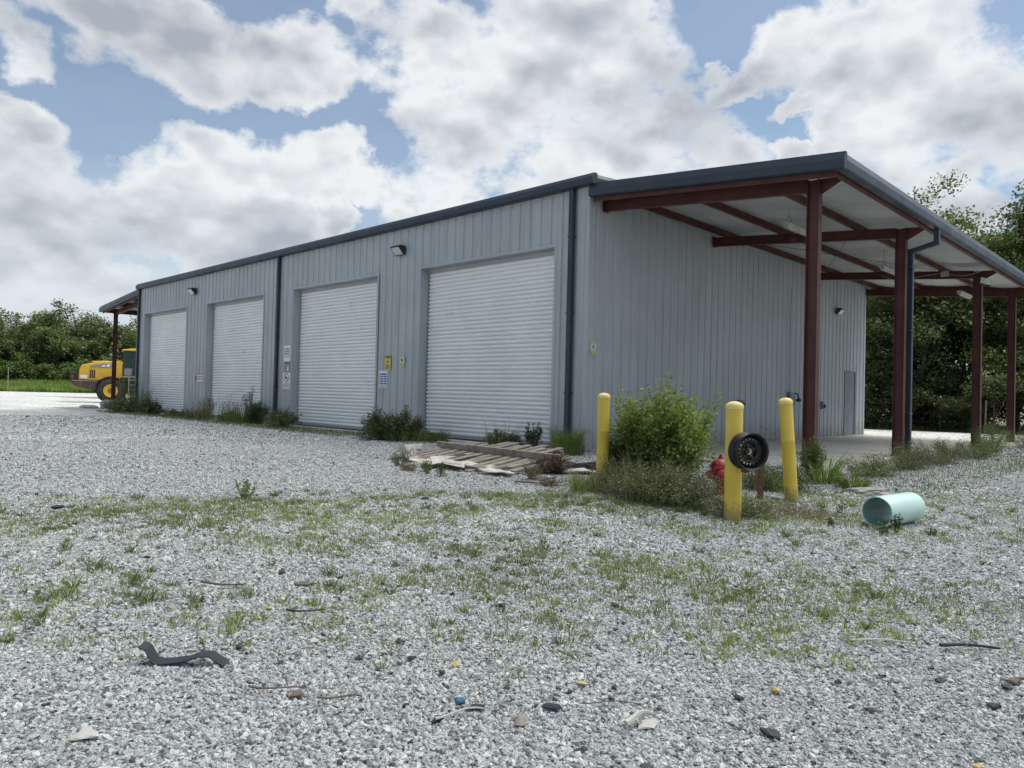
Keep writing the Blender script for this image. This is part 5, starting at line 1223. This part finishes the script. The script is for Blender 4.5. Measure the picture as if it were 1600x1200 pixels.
# ------------------------------------------------------------------ trees
def tree(name, label, loc, h, rad, nclump, perclump, lsize, lm, seed, group, crown0=.25, cr=.9, trunk=.18, src=None, rz=0., sc=1., clump_shell=.55):
    if src is not None:
        t = src.copy(); COL.objects.link(t); t.location = (*loc, 0); t.rotation_euler = (0, 0, rz); t.scale = (sc, sc, sc * random.Random(seed).uniform(.92, 1.08)); t['label'] = label
        if group: t['group'] = group
        for ch in src.children:
            c = ch.copy(); COL.objects.link(c); c.parent = t
        return t
    r = np.random.default_rng(seed); t = empty(name, (*loc, 0), rz, label, 'tree', group); t.scale = (sc, sc, sc)
    b = MB(); C_ = []
    nl = max(5, nclump // 9); tips = []
    lean = r.normal(0, .03, 2) * h
    tr = [(lean[0] * s * s, lean[1] * s * s, h * .75 * s) for s in np.linspace(0, 1, 8)]
    b.tube(tr, [trunk * (1.25 if i == 0 else 1) * (1 - .8 * i / 7) for i in range(8)], 8)
    for k in range(nl):
        s = r.uniform(crown0 * .7, 1.0); base = np.array([lean[0] * s * s, lean[1] * s * s, h * .75 * s]); a = r.uniform(0, 2 * PI)
        zc = crown0 * h + (h - crown0 * h) * r.uniform(.05, .95); tt = (zc / h - crown0) / (1 - crown0)
        rr_ = rad * math.sqrt(max(.05, 1 - (2 * tt - .85) ** 2 / 1.5)) * r.uniform(.55, 1.0)
        tip = np.array([rr_ * math.cos(a), rr_ * math.sin(a), max(zc, base[2] + .2)]); tip[2] = min(tip[2], h * .97)
        mid = (base + tip) / 2 + r.normal(0, .25, 3) * rad * .3; pts = [base, (base + mid) / 2 + r.normal(0, .08, 3), mid, (mid + tip) / 2 + r.normal(0, .1, 3), tip]
        b.tube([tuple(p) for p in pts], [trunk * .42, trunk * .34, trunk * .26, trunk * .17, trunk * .07], 5, caps=False)
        tips.append((base, mid, tip))
    b.build('trunk', BARK, t)
    P_ = []
    for k in range(nclump):
        base, mid, tip = tips[r.integers(0, nl)]; s = r.uniform(.25, 1.1); p = (mid + (tip - mid) * s) if s > .4 else base + (mid - base) * (s + .4)
        c = p + r.normal(0, 1, 3) * rad * .16
        q = cr * r.uniform(.5, 1.2); n_ = int(perclump * (q / cr) ** 1.6)
        d = norm(r.normal(size=(n_, 3))) * (r.uniform(0, 1, (n_, 1)) ** clump_shell) * q * np.array([1, 1, .62])
        P_.append(c + d)
    P_ = np.concatenate(P_); P_ = P_[P_[:, 2] > .15]
    leaves('crown', P_, lsize, lm, r, t, .6, .4)
    return t
rt_ = random.Random(2)
# far tree line on the left
tA = tree('broadleaf_tree', '', (-124.7, 14.1), 11.2, 5.4, 160, 150, .33, L_TREE, 1, 'trees of the far tree line', .12, 1.5, .25)
tB = tree('broadleaf_tree', '', (-119.2, 19.5), 10.6, 5.0, 150, 150, .33, L_TREE2, 2, 'trees of the far tree line', .10, 1.5, .22)
tA['label'] = 'dark green tree at the left edge of the far tree line'; tB['label'] = 'dark tree of the far tree line third from the left edge'
far_lab = ['dark tree just outside the left end of the far tree line', 'dark green tree second from the left in the far tree line', 'tall round topped tree in the middle of the far tree line', 'broad tree left of the yellow loader in the far tree line', 'tree right above the yellow loader hood', 'tree seen through the far left canopy', 'tree behind the far left corner of the warehouse', 'tree of the far line hidden past the warehouse corner']
for i, (x, y, sc_) in enumerate([(-132.6, 8.6, 1.0), (-129.0, 18.3, 1.02), (-122.5, 23.2, 1.10), (-119.5, 26.5, 1.05), (-117.0, 31.0, 1.08), (-115.0, 36.5, .96), (-110.5, 41.2, .86), (-108.0, 49.8, .95)]):
    tree('broadleaf_tree', far_lab[i], (x, y), 0, 0, 0, 0, 0, None, i, 'trees of the far tree line', src=(tA, tB)[i % 2], rz=i * 1.3 + .4, sc=sc_)
for i, (x, y, sc_) in enumerate([(-136, 14, 1.05), (-134, 21, 1.08), (-131.5, 27, 1.05), (-129, 33, 1.1), (-127, 39, 1.05), (-124, 46, 1.0), (-122.5, 29.0, .8), (-126.5, 11.5, .78), (-121.5, 16.5, .72)]):
    tree('broadleaf_tree', 'dark green tree in the hidden rear rows of the far tree line', (x, y), 0, 0, 0, 0, 0, None, i + 70, 'rear trees of the far tree line', src=(tA, tB)[i % 2], rz=i * 2.3 + .9, sc=sc_)
bA = tree('roadside_bush', 'light green bushy growth at the foot of the far tree line, far left', (-117.5, 10.0), 5.4, 3.8, 80, 110, .32, L_BRUSH, 5, 'bushes in front of the far tree line', .02, 1.2, .08)
bA['category'] = 'bush'
for i, (x, y, sc_) in enumerate([(-116.8, 14.6, .95), (-114.2, 17.2, 1.0), (-113.4, 21.2, .86), (-110.8, 23.6, 1.0), (-109.8, 27.4, .85), (-107.5, 31.6, .95), (-104.5, 36.0, .9), (-119.5, 6.0, .9)]):
    q = tree('roadside_bush', ['light green bush second from the left before the far tree line', 'olive bush left of the middle before the far tree line', 'low green bush in the middle before the far tree line', 'bush just left of the loader counterweight', 'bush behind the yellow loader hood', 'bush behind the loader cab', 'bush seen beyond the far left corner', 'bush outside the left edge before the far tree line'][i], (x, y), 0, 0, 0, 0, 0, None, i + 30, 'bushes in front of the far tree line', src=bA, rz=i * 2.1, sc=sc_)
# trees behind the canopy on the right
tC = tree('live_oak', 'tall dark leafy tree whose top shows above the canopy roof edge', (-.3, 31.0), 12.0, 4.0, 185, 190, .17, L_TREE, 11, 'trees behind the canopy', .10, .95, .2)
tD = tree('live_oak', 'broad dark tree at the right edge beyond the farthest red column', (2.6, 33.2), 11.3, 4.2, 180, 190, .17, L_TREE, 12, 'trees behind the canopy', .08, 1.0, .2)
tE = tree('live_oak', 'dark tree just right of the warehouse back corner', (-3.9, 28.4), 9.0, 3.6, 160, 190, .16, L_TREE2, 13, 'trees behind the canopy', .03, 1.0, .16)
lab = ['dark tree filling the gap between the second and third red columns', 'dark tree between the third and fourth red columns', 'tree at the far right side out past the columns', 'second row tree behind the gap beside the warehouse', 'second row tree behind the middle columns', 'second row tree behind the right hand columns', 'back row tree on the far right', 'tree behind the back wall of the warehouse', 'farther tree behind the back wall of the warehouse', 'tree beyond the right edge of the yard']
for i, (x, y, sc_, s_) in enumerate([(-1.7, 27.4, .92, 2), (.7, 28.6, .95, 2), (5.2, 31.6, .78, 1), (-6.5, 32.5, 1.0, 2), (-3.2, 35.2, .95, 0), (.4, 37.8, .98, 1), (5.6, 39.5, .88, 0), (-9.5, 29.5, .9, 2), (-15, 31.5, .95, 1), (9.5, 33.5, .8, 0)]):
    tree('live_oak', lab[i], (x, y), 0, 0, 0, 0, 0, None, i + 50, 'trees behind the canopy', src=(tC, tD, tE)[s_], rz=i * 1.7 + 1, sc=sc_)
for i, (x, y, sc_, s_) in enumerate([(-7.5, 38.5, .95, 2), (-4.5, 41.5, 1.0, 1), (-.8, 43.5, 1.0, 0), (3.0, 42.0, 1.0, 1), (-2.8, 31.5, .85, 2), (1.6, 34.8, .85, 2), (-5.4, 30.2, .8, 2)]):
    tree('live_oak', 'dark tree in the dense stand filling the background behind the canopy', (x, y), 0, 0, 0, 0, 0, None, i + 90, 'dense background trees behind the canopy', src=(tC, tD, tE)[s_], rz=i * 1.9 + .5, sc=sc_)
bB = tree('pale_leaved_bush', 'pale green bush in front of the dark trees between the two farthest columns', (1.75, 25.8), 3.5, 1.7, 60, 130, .12, L_PALE, 21, None, .02, .5, .06); bB['category'] = 'bush'
q = tree('pale_leaved_bush', 'pale green bush at the right edge behind the farthest column', (3.9, 27.0), 0, 0, 0, 0, 0, None, 1, None, src=bB, rz=2., sc=1.05)
bC = tree('undergrowth_bush', 'low dark green bush at the foot of the trees left of the downspout column', (-2.2, 24.6), 2.1, 1.6, 50, 130, .11, L_DARK, 22, 'undergrowth bushes behind the canopy', .02, .5, .05); bC['category'] = 'bush'
for i, (x, y) in enumerate([(-4.6, 24.0), (-.2, 25.3), (6.0, 27.6), (-3.4, 26.6), (-1.0, 26.9), (1.0, 27.6), (2.9, 28.3), (-2.6, 28.2), (.2, 29.0)]):
    tree('undergrowth_bush', ['low dark bush beside the warehouse back corner', 'low dark bush between the second and third columns', 'low dark bush past the right edge of the yard', 'second row dark bush beside the warehouse corner', 'second row dark bush left of the third column', 'second row dark bush right of the third column', 'second row dark bush behind the pale green bush', 'third row dark bush beside the warehouse corner', 'third row dark bush behind the third column'][i], (x, y), 0, 0, 0, 0, 0, None, i, 'undergrowth bushes behind the canopy', src=bC, rz=i * 2.3, sc=[1.1, .9, 1., 1.3, 1.35, 1.3, 1.3, 1.5, 1.5][i])
# wire fences
def fence(pts, h, label):
    t = empty('wire_fence', (*pts[0], 0), 0, label, 'fence'); o0 = Vector((*pts[0], 0))
    for i, p in enumerate(pts):
        b = MB(); q = Vector((*p, 0)) - o0; hh = h * (2.1 if i == 1 and h > 1.45 else 1.); b.tube([q, q + Vector((.03, .02, hh))], .05 if h > 1.45 else .035, 6); b.build('post', WOODG, t)
    for z in (.4, .8, 1.15, h - .08):
        b = MB(); b.tube([Vector((*p, z)) - o0 for p in pts], .010 if h > 1.45 else .004, 4); b.build('wire', RUST, t)
fence([(-105.5, 5.0), (-103.7, 10.9), (-103.1, 15.6), (-100.9, 19.8), (-98.3, 25.), (-95.5, 31.)], 1.5, 'old wire fence with wooden posts in front of the far tree line')
fence([(-9, 22.8), (-5.4, 23.4), (-1.8, 24.2), (1.6, 25.0), (5.0, 25.9), (8.4, 26.8)], 1.4, 'low wire fence along the trees behind the canopy')
